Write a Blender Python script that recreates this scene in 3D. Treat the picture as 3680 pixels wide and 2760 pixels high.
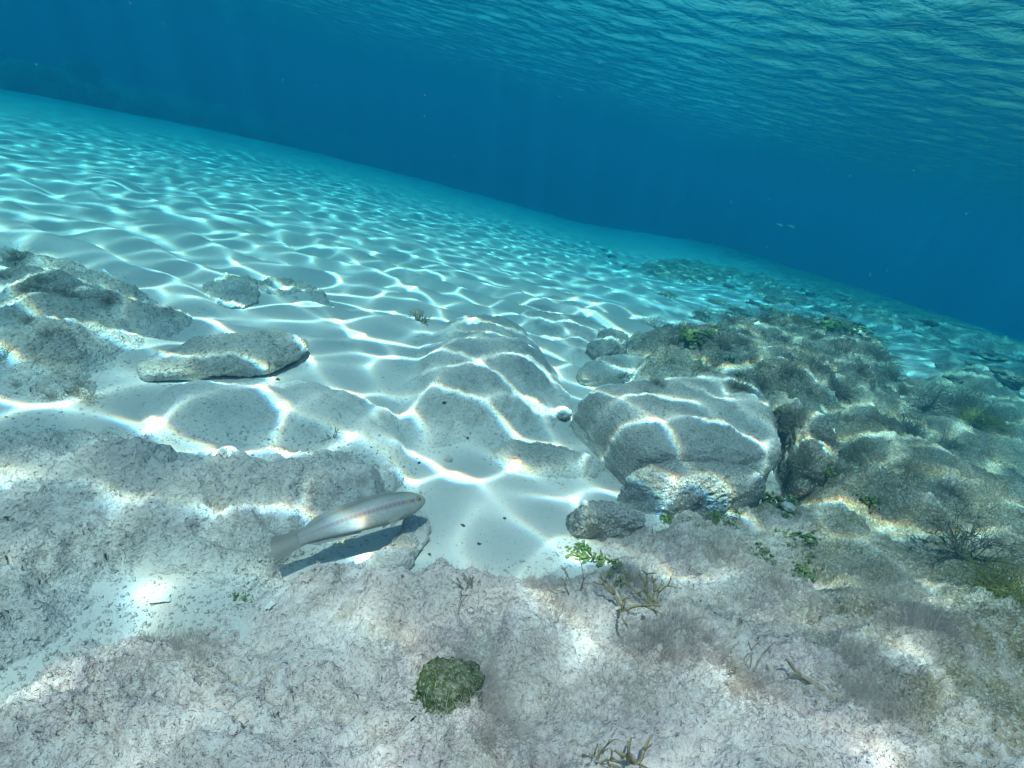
import bpy, bmesh, math, random
import numpy as np
from mathutils import Vector, Matrix
from mathutils.bvhtree import BVHTree

for o in list(bpy.data.objects):
    bpy.data.objects.remove(o, do_unlink=True)
scene = bpy.context.scene
COL = scene.collection
R = math.radians

# ------------------------------------------------------------------ camera
cam_d = bpy.data.cameras.new('camera')
cam = bpy.data.objects.new('camera', cam_d)
COL.objects.link(cam)
PITCH, ROLL = R(24.8), R(15.0)
fwd = Vector((0, math.cos(PITCH), -math.sin(PITCH)))
up0 = Vector((0, math.sin(PITCH), math.cos(PITCH)))
rt0 = Vector((1, 0, 0))
rt = rt0 * math.cos(ROLL) + up0 * math.sin(ROLL)
up = up0 * math.cos(ROLL) - rt0 * math.sin(ROLL)
m = Matrix((rt, up, -fwd)).transposed().to_4x4()
m.translation = (0, 0, 0.70)
cam.matrix_world = m
cam_d.angle = R(90.0)
cam_d.sensor_fit = 'HORIZONTAL'
cam_d.clip_start = 0.02
cam_d.clip_end = 400
scene.camera = cam

# ------------------------------------------------------------------ light
SUN_EL, SUN_AZ = R(73), R(-118)           # direction below the surface; azimuth from +x
sun_dir = Vector((math.cos(SUN_EL) * math.cos(SUN_AZ), math.cos(SUN_EL) * math.sin(SUN_AZ), math.sin(SUN_EL)))
sun_l = bpy.data.lights.new('sun', 'SUN')
sun_l.energy = 5.0
sun_l.angle = R(0.25)
sun_l.color = (1.0, 0.61, 0.57)
sun_o = bpy.data.objects.new('sun', sun_l)
COL.objects.link(sun_o)
sun_o.rotation_euler = sun_dir.to_track_quat('Z', 'Y').to_euler()
sun_o.location = (0, 0, 30)
world = bpy.data.worlds.new('World')
scene.world = world
world.use_nodes = True
wn = world.node_tree
sky = wn.nodes.new('ShaderNodeTexSky')
sky.sky_type = 'NISHITA'
sky.sun_disc = False
sky.sun_elevation = SUN_EL
sky.sun_rotation = R(90) - SUN_AZ
wn.links.new(sky.outputs[0], wn.nodes['Background'].inputs[0])
wn.nodes['Background'].inputs[1].default_value = 0.15
vs = scene.view_settings
vs.view_transform = 'Standard'
vs.look = 'None'
vs.exposure = 0.27
vs.gamma = 1.0
vs.use_curve_mapping = False
cy = scene.cycles
cy.use_denoising = True
cy.max_bounces = 5
cy.diffuse_bounces = 2
cy.glossy_bounces = 2
cy.transmission_bounces = 4
cy.volume_bounces = 0
cy.transparent_max_bounces = 12
cy.sample_clamp_indirect = 4.0
cy.use_light_tree = False
cy.adaptive_threshold = 0.02
cy.caustics_reflective = False
cy.caustics_refractive = False

SURFACE_Z = 1.40

DATA = {
 'left_reef': [[-1.934,1.609],[-1.744,1.619],[-1.572,1.596],[-1.455,1.614],[-1.165,1.454],[-0.992,1.422],[-0.945,1.344],[-0.976,1.219],[-0.937,1.113],[-0.897,0.973],[-0.821,0.894],[-0.823,0.846],[-0.873,0.796],[-0.947,0.727]],
 'left_slab': [[-0.854,0.989],[-0.868,1.074],[-0.838,1.199],[-0.778,1.289],[-0.719,1.379],[-0.651,1.38],[-0.604,1.343],[-0.589,1.293],[-0.613,1.198],[-0.641,1.146],[-0.734,1.064],[-0.808,1.001]],
 'twin_a': [[-1.163,1.676],[-1.193,1.821],[-1.171,1.903],[-1.103,1.91],[-1.013,1.781],[-0.954,1.646],[-0.99,1.585],[-1.078,1.607]],
 'twin_b': [[-1.067,1.887],[-1.054,2.003],[-0.958,2.029],[-0.791,1.909],[-0.686,1.774],[-0.708,1.693],[-0.801,1.725],[-0.915,1.804],[-1.008,1.815]],
 'central': [[-0.372,1.887],[-0.3,2.096],[-0.129,2.217],[-0.022,2.23],[0.077,2.043],[0.145,1.785],[0.19,1.589],[0.198,1.451],[0.151,1.353],[0.083,1.227],[0.01,1.135],[-0.039,1.103],[-0.097,1.063],[-0.181,1.029],[-0.245,1.089],[-0.301,1.204],[-0.336,1.345],[-0.35,1.546]],
 'dusted': [[-0.782,0.919],[-0.738,1.036],[-0.651,1.122],[-0.531,1.176],[-0.418,1.207],[-0.287,1.165],[-0.206,1.058],[-0.175,0.956],[-0.196,0.921],[-0.3,0.917],[-0.412,0.891],[-0.514,0.857],[-0.62,0.838],[-0.705,0.822]],
 'far_dusted': [[-0.112,2.598],[-0.024,3.051],[0.116,3.371],[0.302,3.249],[0.461,2.699],[0.46,2.253],[0.312,2.004],[0.182,1.889],[0.08,2.125],[-0.022,2.23]],
 'dark_stone': [[0.254,2.033],[0.322,2.221],[0.448,2.372],[0.456,2.217],[0.424,2.07],[0.304,1.938]],
 'thin_slab': [[0.215,1.739],[0.276,1.887],[0.415,2.04],[0.518,2.083],[0.511,1.992],[0.398,1.806],[0.242,1.665]],
 'boulder': [[0.192,1.352],[0.217,1.388],[0.303,1.423],[0.479,1.557],[0.651,1.738],[0.802,1.826],[0.866,1.782],[0.864,1.657],[0.809,1.456],[0.77,1.308],[0.719,1.207],[0.58,1.129],[0.42,1.077],[0.331,1.075],[0.276,1.186],[0.214,1.283]],
 'front_stone': [[0.303,1.008],[0.324,1.028],[0.42,1.08],[0.569,1.162],[0.645,1.177],[0.692,1.144],[0.673,1.098],[0.555,1.031],[0.4,0.981],[0.325,0.988]],
 'crack_rock': [[0.749,1.454],[0.807,1.498],[0.882,1.482],[0.969,1.431],[0.951,1.318],[0.857,1.21],[0.782,1.16],[0.787,1.229],[0.829,1.398],[0.816,1.492]],
 'pocket_stone': [[0.182,0.866],[0.196,0.881],[0.239,0.906],[0.29,0.914],[0.346,0.903],[0.342,0.878],[0.275,0.844],[0.216,0.826],[0.195,0.839]],
 'flat_dusted': [[-0.016,1.077],[0.016,1.145],[0.102,1.171],[0.196,1.179],[0.314,1.154],[0.261,1.091],[0.156,1.037],[0.077,1.027],[0.024,1.042]],
 'fish_rock': [[-0.172,0.633],[-0.141,0.665],[-0.13,0.712],[-0.134,0.777],[-0.122,0.817],[-0.09,0.804],[-0.078,0.767],[-0.082,0.707],[-0.099,0.637],[-0.127,0.603],[-0.157,0.6]],
 'reef_mound': [[0.418,2.183],[0.526,2.531],[0.712,2.601],[0.912,2.915],[1.208,3.272],[1.55,3.561],[1.996,3.776],[2.31,3.743],[2.343,3.414],[2.111,2.887],[1.879,2.432],[1.465,1.856],[1.013,1.511],[0.837,1.516],[0.832,1.667],[0.719,1.726],[0.598,1.787],[0.48,1.715],[0.402,1.758]],
 'left_fore': [[-0.971,0.612],[-0.913,0.694],[-0.785,0.751],[-0.681,0.815],[-0.591,0.853],[-0.459,0.903],[-0.326,0.93],[-0.214,0.944],[-0.174,0.917],[-0.147,0.846],[-0.172,0.761],[-0.208,0.692],[-0.27,0.627],[-0.299,0.586],[-0.297,0.542],[-0.302,0.505],[-0.342,0.501],[-0.39,0.516],[-0.432,0.505],[-0.448,0.466],[-0.457,0.416],[-0.469,0.365],[-0.498,0.318],[-0.531,0.263]],
 'fore_reef': [[-0.545,0.218],[-0.504,0.28],[-0.479,0.329],[-0.461,0.38],[-0.44,0.424],[-0.416,0.449],[-0.369,0.466],[-0.334,0.483],[-0.3,0.507],[-0.294,0.545],[-0.248,0.585],[-0.191,0.614],[-0.125,0.631],[-0.069,0.632],[0.01,0.642],[0.045,0.653],[0.086,0.686],[0.174,0.75],[0.196,0.802],[0.255,0.838],[0.372,0.908],[0.451,0.999],[0.577,1.056],[0.693,1.127],[0.779,1.196],[0.88,1.283],[1.052,1.465],[1.085,1.666],[1.038,1.881],[1.216,2.124],[1.671,2.484],[2.318,3.011],[2.625,3.121],[3.159,3.287],[4.074,3.363],[3.2,0.9],[3.0,-0.8],[-1.2,-0.8],[-1.0,-0.2]],
 'patch0': [[0.997,5.829],[1.337,7.059],[1.895,8.303],[2.385,8.254],[2.788,7.739],[2.325,6.484],[1.621,5.672],[1.25,5.567]],
 'patch1': [[2.325,6.484],[2.936,7.408],[3.06,6.497],[2.947,5.757],[2.577,5.141],[2.196,5.086]],
 'patch2': [[1.893,7.627],[2.638,8.144],[3.069,7.78],[3.192,7.098],[2.745,6.264],[2.508,7.065]],
 'patch3': [[3.224,6.133],[3.784,6.492],[3.87,5.723],[3.82,5.202],[3.266,4.802],[3.027,5.062]],
 'patch4': [[3.87,5.723],[4.363,5.797],[4.631,5.438],[4.863,5.118],[4.094,4.496],[3.76,4.681],[3.594,4.988]],
 'patch5': [[2.622,3.432],[3.032,3.578],[3.273,3.443],[3.377,3.261],[2.914,3.006],[2.599,3.061]],
 'fore_ctrl': [[0.782,1.265,0.1],[2.043,2.262,0.09],[1.396,1.255,0.15],[0.764,0.963,0.11],[0.728,0.579,0.22],[0.413,0.74,0.075],[0.196,0.733,0.04],[0.022,0.529,0.06],[-0.232,0.482,0.04],[-0.299,0.316,0.05],[0.0,0.344,0.09],[0.305,0.386,0.15],[0.559,0.375,0.25],[0.658,1.044,0.06],[0.347,0.827,0.05],[1.736,2.3,0.1]],
 'bank': [[-13.98,10.44,-0.37],[-14.25,12.31,-0.39],[-14.42,13.49,-0.45],[-14.32,14.9,-0.45],[-14.24,16.82,-0.56],[-13.89,19.43,-0.65],[-13.38,21.96,-0.76],[-12.62,25.01,-0.9],[-10.63,29.12,-1.06]],
 'heads': [[-12.54,12.09,-0.74],[-12.28,12.36,-0.74],[-12.5,13.09,-0.94],[-12.25,14.23,-1.14],[-12.19,14.87,-1.2],[-12.26,15.4,-1.3],[-13.09,17.11,-1.13],[-12.0,16.76,-1.21],[-11.18,18.92,-1.47],[-14.28,15.56,-0.58],[-10.72,19.95,-1.62]],
 'fish': [[-0.1001,0.7559,0.0764],[-0.2921,0.5707,0.0612]],
 'farfish': [[1.74,4.257,0.616],[1.741,4.472,0.6],[1.151,1.987,0.576]],
}
PICK = {
 'ribbon': [[0.242,0.566,0.000757],[0.313,0.627,0.000833]],
 'thin': [[0.182,0.601,0.000778],[0.156,0.572,0.000742],[0.431,0.509,0.000783],[0.367,0.471,0.000721]],
 'wiry': [[0.013,0.548,0.000731],[-0.413,1.867,0.001842],[-0.355,0.943,0.001099]],
 'fallen': [[0.509,0.482,0.0008],[0.19,0.352,0.000635],[0.235,0.355,0.000643]],
 'bush': [[1.085,0.996,0.001431],[1.66,2.039,0.002433],[2.117,2.437,0.002971]],
 'green': [[0.211,0.782,0.000956],[0.265,0.769,0.000953],[0.277,0.71,0.000894],[0.431,0.974,0.00114],[0.463,0.936,0.001108],[0.531,0.962,0.001146],[0.734,1.115,0.00134],[0.694,0.927,0.00118],[0.658,0.866,0.001122],[0.662,0.837,0.001109],[0.573,0.855,0.001081],[0.92,1.129,0.001415],[0.667,2.034,0.001994],[0.795,2.206,0.002173],[0.783,1.902,0.001922],[1.556,3.015,0.003106],[1.695,3.049,0.003189],[1.892,3.178,0.00338],[0.801,1.422,0.001554],[0.839,1.196,0.001414],[-0.313,0.523,0.000837],[0.779,1.751,0.001803]],
 'yellow': [[1.031,0.838,0.0013],[1.856,2.031,0.002537]],
 'ball': [[0.025,0.396,0.000658]],
 'puff': [[0.982,2.585,0.002547],[0.994,2.4,0.002396],[1.302,2.908,0.002924],[1.206,2.431,0.0025],[0.758,1.983,0.001974],[0.868,1.864,0.001916],[0.96,1.833,0.001926],[1.12,1.957,0.002087],[0.944,1.793,0.001903],[1.06,1.795,0.00195],[1.233,1.924,0.002129],[1.391,2.111,0.002331],[1.821,2.684,0.002974],[1.767,2.469,0.002791],[1.815,2.379,0.002762],[2.064,2.435,0.00294],[2.166,2.422,0.002989],[1.176,1.721,0.001957],[1.267,1.695,0.001979],[1.417,1.752,0.002105],[1.571,1.745,0.00219],[0.822,1.394,0.001535],[0.821,1.394,0.00156],[0.867,1.309,0.001494],[1.102,1.483,0.00176],[1.654,1.705,0.002212],[1.942,2.028,0.002589],[0.697,2.288,0.002224],[0.644,2.768,0.002651],[0.874,1.789,0.001874],[0.707,1.859,0.001876],[1.224,3.718,0.003616],[1.444,2.898,0.002967],[1.463,2.652,0.002779],[1.463,2.385,0.002569],[0.886,2.134,0.002142],[0.604,2.045,0.001997],[0.788,1.204,0.001395],[1.068,1.335,0.00163],[1.157,1.323,0.001665],[1.229,1.27,0.001675],[0.723,1.586,0.001649],[0.422,1.442,0.001445]],
 'leftpuff': [[-1.354,1.285,0.00179],[-1.287,1.271,0.001742],[-1.612,1.465,0.00207],[-1.162,1.065,0.001545],[-1.099,0.943,0.001447],[-0.885,0.873,0.00128],[-0.856,0.862,0.001263],[-0.907,0.834,0.001271],[-0.987,0.853,0.001334],[-1.128,1.245,0.001625],[-1.204,1.21,0.001651],[-1.348,1.235,0.001759],[-1.488,1.302,0.001894],[-1.065,1.011,0.001452]],
 'cloud': [[0.077,0.508,0.000729],[0.038,0.436,0.00069],[0.066,0.367,0.000629],[0.281,0.503,0.000723],[0.336,0.525,0.000742],[0.151,0.535,0.000725],[0.49,0.828,0.001038],[0.309,0.715,0.000909],[0.55,0.694,0.000958],[0.575,0.584,0.000892],[-0.331,0.415,0.000779],[0.379,0.458,0.000729],[0.796,0.836,0.001171],[0.21,0.45,0.000694],[0.726,0.648,0.000996],[0.412,0.822,0.001004],[0.128,0.565,0.000736],[-0.031,0.447,0.00068],[0.569,0.477,0.000831]],
 'pebble': [[0.168,1.387,0.001413],[0.752,1.225,0.001437],[0.73,1.089,0.001318],[0.251,1.098,0.001195],[-0.1,1.012,0.001117],[0.205,0.863,0.000977]],
 'chip': [[-0.405,0.483,0.000848],[-0.256,0.505,0.0008]],
 'speck': [[0.018,0.756,0.000927],[-0.065,0.705,0.000899],[-0.083,0.556,0.000747],[-0.601,1.166,0.001346],[-0.074,1.112,0.001186],[-0.021,0.797,0.000956],[-0.159,0.97,0.001092],[-0.155,1.153,0.001198],[0.057,0.843,0.000985]],
}


# ------------------------------------------------------------------ numpy noise
_G = np.array([[1,1,0],[-1,1,0],[1,-1,0],[-1,-1,0],[1,0,1],[-1,0,1],[1,0,-1],[-1,0,-1],
               [0,1,1],[0,-1,1],[0,1,-1],[0,-1,-1],[1,1,0],[-1,1,0],[0,-1,1],[0,-1,-1]], dtype=np.float32)

def _hash(ix, iy, iz, seed):
    h = (ix.astype(np.uint32) * np.uint32(374761393) + iy.astype(np.uint32) * np.uint32(668265263)
         + iz.astype(np.uint32) * np.uint32(2246822519) + np.uint32((seed * 3266489917) & 0xffffffff))
    h ^= h >> np.uint32(15); h *= np.uint32(2246822519)
    h ^= h >> np.uint32(13); h *= np.uint32(3266489917)
    h ^= h >> np.uint32(16)
    return h

def perlin(x, y, z, seed=0):
    x = np.asarray(x, np.float32); y = np.asarray(y, np.float32) + 0 * x; z = np.asarray(z, np.float32) + 0 * x
    fx, fy, fz = np.floor(x), np.floor(y), np.floor(z)
    ix, iy, iz = fx.astype(np.int64), fy.astype(np.int64), fz.astype(np.int64)
    x, y, z = x - fx, y - fy, z - fz
    u, v, w = (t * t * t * (t * (t * 6 - 15) + 10) for t in (x, y, z))
    r = 0
    for dx in (0, 1):
        wx = u if dx else 1 - u
        for dy in (0, 1):
            wy = v if dy else 1 - v
            for dz in (0, 1):
                wz = w if dz else 1 - w
                g = _G[_hash(ix + dx, iy + dy, iz + dz, seed) & np.uint32(15)]
                r = r + wx * wy * wz * (g[..., 0] * (x - dx) + g[..., 1] * (y - dy) + g[..., 2] * (z - dz))
    return r

def fbm(x, y, z, octv=4, gain=0.5, seed=0, ridged=False):
    a, s, f = 1.0, 0, 1.0
    for i in range(octv):
        n = perlin(x * f, y * f, z * f, seed + i)
        s = s + a * ((0.35 - np.abs(n)) if ridged else n)
        a *= gain; f *= 2.03
    return s

def worley(x, y, seed=0):
    fx, fy = np.floor(x).astype(np.int64), np.floor(y).astype(np.int64)
    best = np.full(x.shape, 9.0, np.float32)
    for dx in (-1, 0, 1):
        for dy in (-1, 0, 1):
            h = _hash(fx + dx, fy + dy, fx * 0, seed)
            px = fx + dx + (h & np.uint32(1023)) / 1023.0
            py = fy + dy + ((h >> np.uint32(10)) & np.uint32(1023)) / 1023.0
            best = np.minimum(best, (px - x) ** 2 + (py - y) ** 2)
    return np.sqrt(best)

def sstep(a, b, x):
    t = np.clip((x - a) / (b - a), 0, 1)
    return t * t * (3 - 2 * t)

# ------------------------------------------------------------------ helpers
def tag(o, label=None, cat=None, group=None, kind=None):
    if label: o['label'] = label
    if cat: o['category'] = cat
    if group: o['group'] = group
    if kind: o['kind'] = kind
    return o

def link(name, data, mat=None, parent=None):
    o = bpy.data.objects.new(name, data)
    COL.objects.link(o)
    if mat is not None and data is not None:
        data.materials.append(mat)
    if parent is not None:
        o.parent = parent
    return o

def empty(name, loc=(0, 0, 0)):
    o = bpy.data.objects.new(name, None)
    COL.objects.link(o)
    o.location = loc
    o.empty_display_size = 0.02
    return o

def np_mesh(name, V, quads=None, tris=None, smooth=True):
    me = bpy.data.meshes.new(name)
    V = np.asarray(V, np.float32).reshape(-1, 3)
    fs = []
    if quads is not None and len(quads): fs.append(np.asarray(quads, np.int32).reshape(-1, 4))
    if tris is not None and len(tris): fs.append(np.asarray(tris, np.int32).reshape(-1, 3))
    me.vertices.add(len(V)); me.vertices.foreach_set('co', V.ravel())
    nl = sum(f.size for f in fs); npoly = sum(len(f) for f in fs)
    me.loops.add(nl); me.polygons.add(npoly)
    me.loops.foreach_set('vertex_index', np.concatenate([f.ravel() for f in fs]))
    st = []; k = 0
    for f in fs:
        st.append(k + np.arange(len(f), dtype=np.int32) * f.shape[1]); k += f.size
    me.polygons.foreach_set('loop_start', np.concatenate(st).astype(np.int32))
    if smooth:
        me.polygons.foreach_set('use_smooth', np.ones(npoly, dtype=bool))
    me.update(calc_edges=True)
    me.validate()
    return me

def grid_quads(nx, ny, wrap_x=False):
    i = np.arange(nx if wrap_x else nx - 1); j = np.arange(ny - 1)
    I, J = np.meshgrid(i, j)
    I2 = (I + 1) % nx
    return np.stack([J * nx + I, J * nx + I2, (J + 1) * nx + I2, (J + 1) * nx + I], -1).reshape(-1, 4)

def axis(fine0, fine1, h, lo, hi, grow=1.06, hmax=4.0, hold=None):
    """non-uniform coordinates: spacing h inside [fine0, fine1], growing outwards"""
    c = list(np.arange(fine0, fine1, h))
    for sgn, end in ((1, hi), (-1, lo)):
        p = c[-1] if sgn > 0 else c[0]; s = h
        out = []
        while (p < end) if sgn > 0 else (p > end):
            s = min(s * grow, hold[2] if hold and hold[0] < p < hold[1] else hmax)
            p += sgn * s; out.append(p)
        c = c + out if sgn > 0 else out[::-1] + c
    return np.array(c)

def floor_z(x, y):
    r = np.hypot(x, y)
    z = -0.072 * np.clip(r - 1.5, 0, 15.5) + 0.02 * np.clip(-x, 0, 8) * np.minimum(1, r / 6)
    q = np.minimum(np.sqrt((x - 0.9) ** 2 + 0.25) + (x - 0.9), 8)
    return z + 0.060 * q - 0.2 * np.clip(r - 17, 0, 8)

# ------------------------------------------------------------------ materials
def nodes(name):
    mt = bpy.data.materials.new(name); mt.use_nodes = True
    nt = mt.node_tree; nt.nodes.clear()
    out = nt.nodes.new('ShaderNodeOutputMaterial')
    return mt, nt, out

class NB:
    def __init__(self, nt): self.nt = nt
    def n(self, t, **kw):
        nd = self.nt.nodes.new(t)
        for k, v in kw.items():
            if k[0] == '_': setattr(nd, k[1:], v)
        return nd
    def l(self, a, b): self.nt.links.new(a, b)
    def noise(self, co, scale, detail=4, rough=0.55, dist=0.0):
        nd = self.n('ShaderNodeTexNoise'); self.l(co, nd.inputs['Vector'])
        nd.inputs['Scale'].default_value = scale; nd.inputs['Detail'].default_value = detail
        nd.inputs['Roughness'].default_value = rough; nd.inputs['Distortion'].default_value = dist
        return nd.outputs['Fac']
    def voro(self, co, scale, feat='F1'):
        nd = self.n('ShaderNodeTexVoronoi', _feature=feat); self.l(co, nd.inputs['Vector'])
        nd.inputs['Scale'].default_value = scale
        return nd.outputs['Distance']
    def ramp(self, fac, stops):
        nd = self.n('ShaderNodeValToRGB'); self.l(fac, nd.inputs[0])
        cr = nd.color_ramp
        while len(cr.elements) < len(stops): cr.elements.new(0.5)
        for e, (p, c) in zip(cr.elements, stops):
            e.position = p; e.color = (c, c, c, 1) if isinstance(c, (int, float)) else (*c, 1)
        return nd.outputs[0]
    def mix(self, fac, a, b, mode='MIX'):
        nd = self.n('ShaderNodeMix', _data_type='RGBA', _blend_type=mode)
        for s, v in ((0, fac), (6, a), (7, b)):
            if isinstance(v, (int, float)): nd.inputs[s].default_value = v
            elif isinstance(v, tuple): nd.inputs[s].default_value = (*v, 1)
            else: self.l(v, nd.inputs[s])
        return nd.outputs[2]
    def math(self, op, a, b=0.0):
        nd = self.n('ShaderNodeMath', _operation=op)
        for s, v in ((0, a), (1, b)):
            if isinstance(v, (int, float)): nd.inputs[s].default_value = v
            else: self.l(v, nd.inputs[s])
        return nd.outputs[0]
    def bump(self, h, strength, dist, prev=None):
        nd = self.n('ShaderNodeBump'); self.l(h, nd.inputs['Height'])
        nd.inputs['Strength'].default_value = strength; nd.inputs['Distance'].default_value = dist
        if prev is not None: self.l(prev, nd.inputs['Normal'])
        return nd.outputs[0]

def sand_material():
    mt, nt, out = nodes('sand'); b = NB(nt)
    co = b.n('ShaderNodeNewGeometry').outputs['Position']
    big = b.noise(co, 1.7, 4)
    grain = b.noise(co, 420, 2, 0.6)
    speck = b.noise(co, 160, 2, 0.7)
    col = b.mix(b.ramp(big, [(0.3, 0.0), (0.7, 1.0)]), (0.60, 0.58, 0.535), (0.70, 0.68, 0.63))
    col = b.mix(b.ramp(grain, [(0.35, 0.35), (0.6, 0.0)]), col, (0.50, 0.48, 0.44))
    col = b.mix(b.ramp(speck, [(0.27, 0.75), (0.33, 0.0)]), col, (0.16, 0.15, 0.13))
    # weedy rubble ground takes over from clean sand away from the open flat
    sx = b.n('ShaderNodeSeparateXYZ'); b.l(co, sx.inputs[0])
    rub = b.math('MULTIPLY', b.ramp(b.math('MULTIPLY', b.math('SUBTRACT', sx.outputs[0], b.math('MULTIPLY', sx.outputs[1], 0.12)), 0.2), [(0.12, 0.0), (0.75, 1.0)]), b.ramp(b.math('MULTIPLY', sx.outputs[1], 0.2), [(0.36, 0.0), (0.6, 1.0)]))
    rn = b.noise(co, 4.5, 6, 0.7, 0.5)
    rm = b.ramp(b.math('ADD', b.math('MULTIPLY', rub, 0.75), b.math('SUBTRACT', rn, 0.5)), [(0.22, 0.0), (0.62, 1.0)])
    weed = b.mix(b.ramp(b.noise(co, 22, 5, 0.7), [(0.35, 0.0), (0.62, 1.0)]), (0.085, 0.085, 0.05), (0.34, 0.32, 0.25))
    col = b.mix(rm, col, weed)
    p = b.n('ShaderNodeBsdfPrincipled')
    b.l(col, p.inputs['Base Color']); p.inputs['Roughness'].default_value = 0.95
    p.inputs['Specular IOR Level'].default_value = 0.05
    n1 = b.bump(b.noise(co, 14, 3), 0.5, 0.012)
    n2 = b.bump(grain, 0.5, 0.0015, n1)
    b.l(n2, p.inputs['Normal']); b.l(p.outputs[0], out.inputs[0])
    return mt

def rock_material(name, light, dark, pit, dust=0.3, tint=(), rough=1.0, seed=0.0, fine=1.0, pitted=1.0, zone=None):
    """pale limestone: mottled body, dark pits, sand dust on upward faces, coloured crust patches"""
    mt, nt, out = nodes(name); b = NB(nt)
    geo = b.n('ShaderNodeNewGeometry')
    mp = b.n('ShaderNodeMapping'); b.l(geo.outputs['Position'], mp.inputs[0])
    mp.inputs['Location'].default_value = (seed, seed * 1.7, seed * 0.3)
    co = mp.outputs[0]
    n_big = b.noise(co, 7, 5, 0.6, 0.4)
    n_mid = b.noise(co, 38, 4, 0.65)
    n_fine = b.noise(co, 190 * fine, 3, 0.7)
    col = b.mix(b.ramp(n_big, [(0.36, 0.0), (0.64, 1.0)]), dark, light)
    for k, (c, sc, lo, amt) in enumerate(tint):
        mk = b.noise(co, sc, 5, 0.7, 0.6 + k)
        mk2 = b.n('ShaderNodeMapping'); b.l(co, mk2.inputs[0]); mk2.inputs['Location'].default_value = (3.1 * k + 1, 7.7 * k, 2.2)
        mk = b.noise(mk2.outputs[0], sc, 5, 0.7, 0.6)
        col = b.mix(b.ramp(mk, [(lo, 0.0), (lo + 0.1, amt)]), col, c)
    if zone:                                    # growth that thickens across the rock
        zc, x0, x1, amt = zone
        sz = b.n('ShaderNodeSeparateXYZ'); b.l(geo.outputs['Position'], sz.inputs[0])
        zr = b.n('ShaderNodeMapRange'); b.l(sz.outputs[0], zr.inputs[0]); zr.inputs[1].default_value = x0; zr.inputs[2].default_value = x1
        zm = b.ramp(b.math('ADD', b.math('MULTIPLY', zr.outputs[0], 0.45), b.noise(co, 5.5, 6, 0.72, 0.8)), [(0.56, 0.0), (0.78, amt)])
        col = b.mix(zm, col, zc)
    col = b.mix(b.ramp(n_mid, [(0.30, 0.55 * pitted), (0.42, 0.0)]), col, pit)
    col = b.mix(b.ramp(n_fine, [(0.32, 0.85 * pitted), (0.42, 0.0)]), col, pit)
    col = b.mix(b.ramp(n_fine, [(0.52, 0.0), (0.64, 0.65)]), col, (0.76, 0.74, 0.70))
    # settled sand on upward faces
    sep = b.n('ShaderNodeSeparateXYZ'); b.l(geo.outputs['Normal'], sep.inputs[0])
    du = b.math('MULTIPLY', b.ramp(sep.outputs[2], [(0.55, 0.0), (0.95, 1.0)]), b.ramp(b.noise(co, 11, 5, 0.7), [(0.5 - 0.3 * dust, 0.0), (0.75 - 0.3 * dust, 1.0)]))
    du = b.math('MULTIPLY', du, b.ramp(n_fine, [(0.38, 0.2), (0.5, 1.0)]))
    col = b.mix(b.math('MULTIPLY', du, min(1.0, 0.25 + dust)), col, (0.66, 0.64, 0.59))
    at = b.n('ShaderNodeAttribute', _attribute_name='sandrim')
    sw = b.math('ADD', at.outputs['Fac'], b.math('SUBTRACT', b.noise(co, 24, 5, 0.7), 0.5))
    col = b.mix(b.math('MULTIPLY', b.ramp(sw, [(0.45, 0.0), (0.75, 1.0)]), b.ramp(n_fine, [(0.36, 0.35), (0.48, 1.0)])), col, (0.72, 0.695, 0.64))
    p = b.n('ShaderNodeBsdfPrincipled')
    b.l(col, p.inputs['Base Color']); p.inputs['Roughness'].default_value = 0.95
    p.inputs['Specular IOR Level'].default_value = 0.05
    v = b.voro(co, 90 * fine)
    n1 = b.bump(n_mid, 0.8 * rough, 0.009)
    n2 = b.bump(b.ramp(v, [(0.0, 0.0), (0.35, 1.0)]), 0.5 * rough, 0.004, n1)
    n3 = b.bump(n_fine, 0.9 * rough, 0.0035, n2)
    b.l(n3, p.inputs['Normal']); b.l(p.outputs[0], out.inputs[0])
    return mt

def plain_material(name, c1, c2, scale=60, rough=0.8, trans=0.0, bump=0.4, spec=0.1):
    mt, nt, out = nodes(name); b = NB(nt)
    co = b.n('ShaderNodeNewGeometry').outputs['Position']
    n = b.noise(co, scale, 4, 0.65)
    col = b.mix(b.ramp(n, [(0.35, 0.0), (0.65, 1.0)]), c1, c2)
    p = b.n('ShaderNodeBsdfPrincipled')
    b.l(col, p.inputs['Base Color']); p.inputs['Roughness'].default_value = rough
    p.inputs['Specular IOR Level'].default_value = spec
    b.l(b.bump(n, bump, 0.003), p.inputs['Normal'])
    if trans > 0:
        t = b.n('ShaderNodeBsdfTranslucent'); b.l(col, t.inputs[0])
        mx = b.n('ShaderNodeMixShader'); mx.inputs[0].default_value = trans
        b.l(p.outputs[0], mx.inputs[1]); b.l(t.outputs[0], mx.inputs[2])
        b.l(mx.outputs[0], out.inputs[0])
    else:
        b.l(p.outputs[0], out.inputs[0])
    return mt

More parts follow.
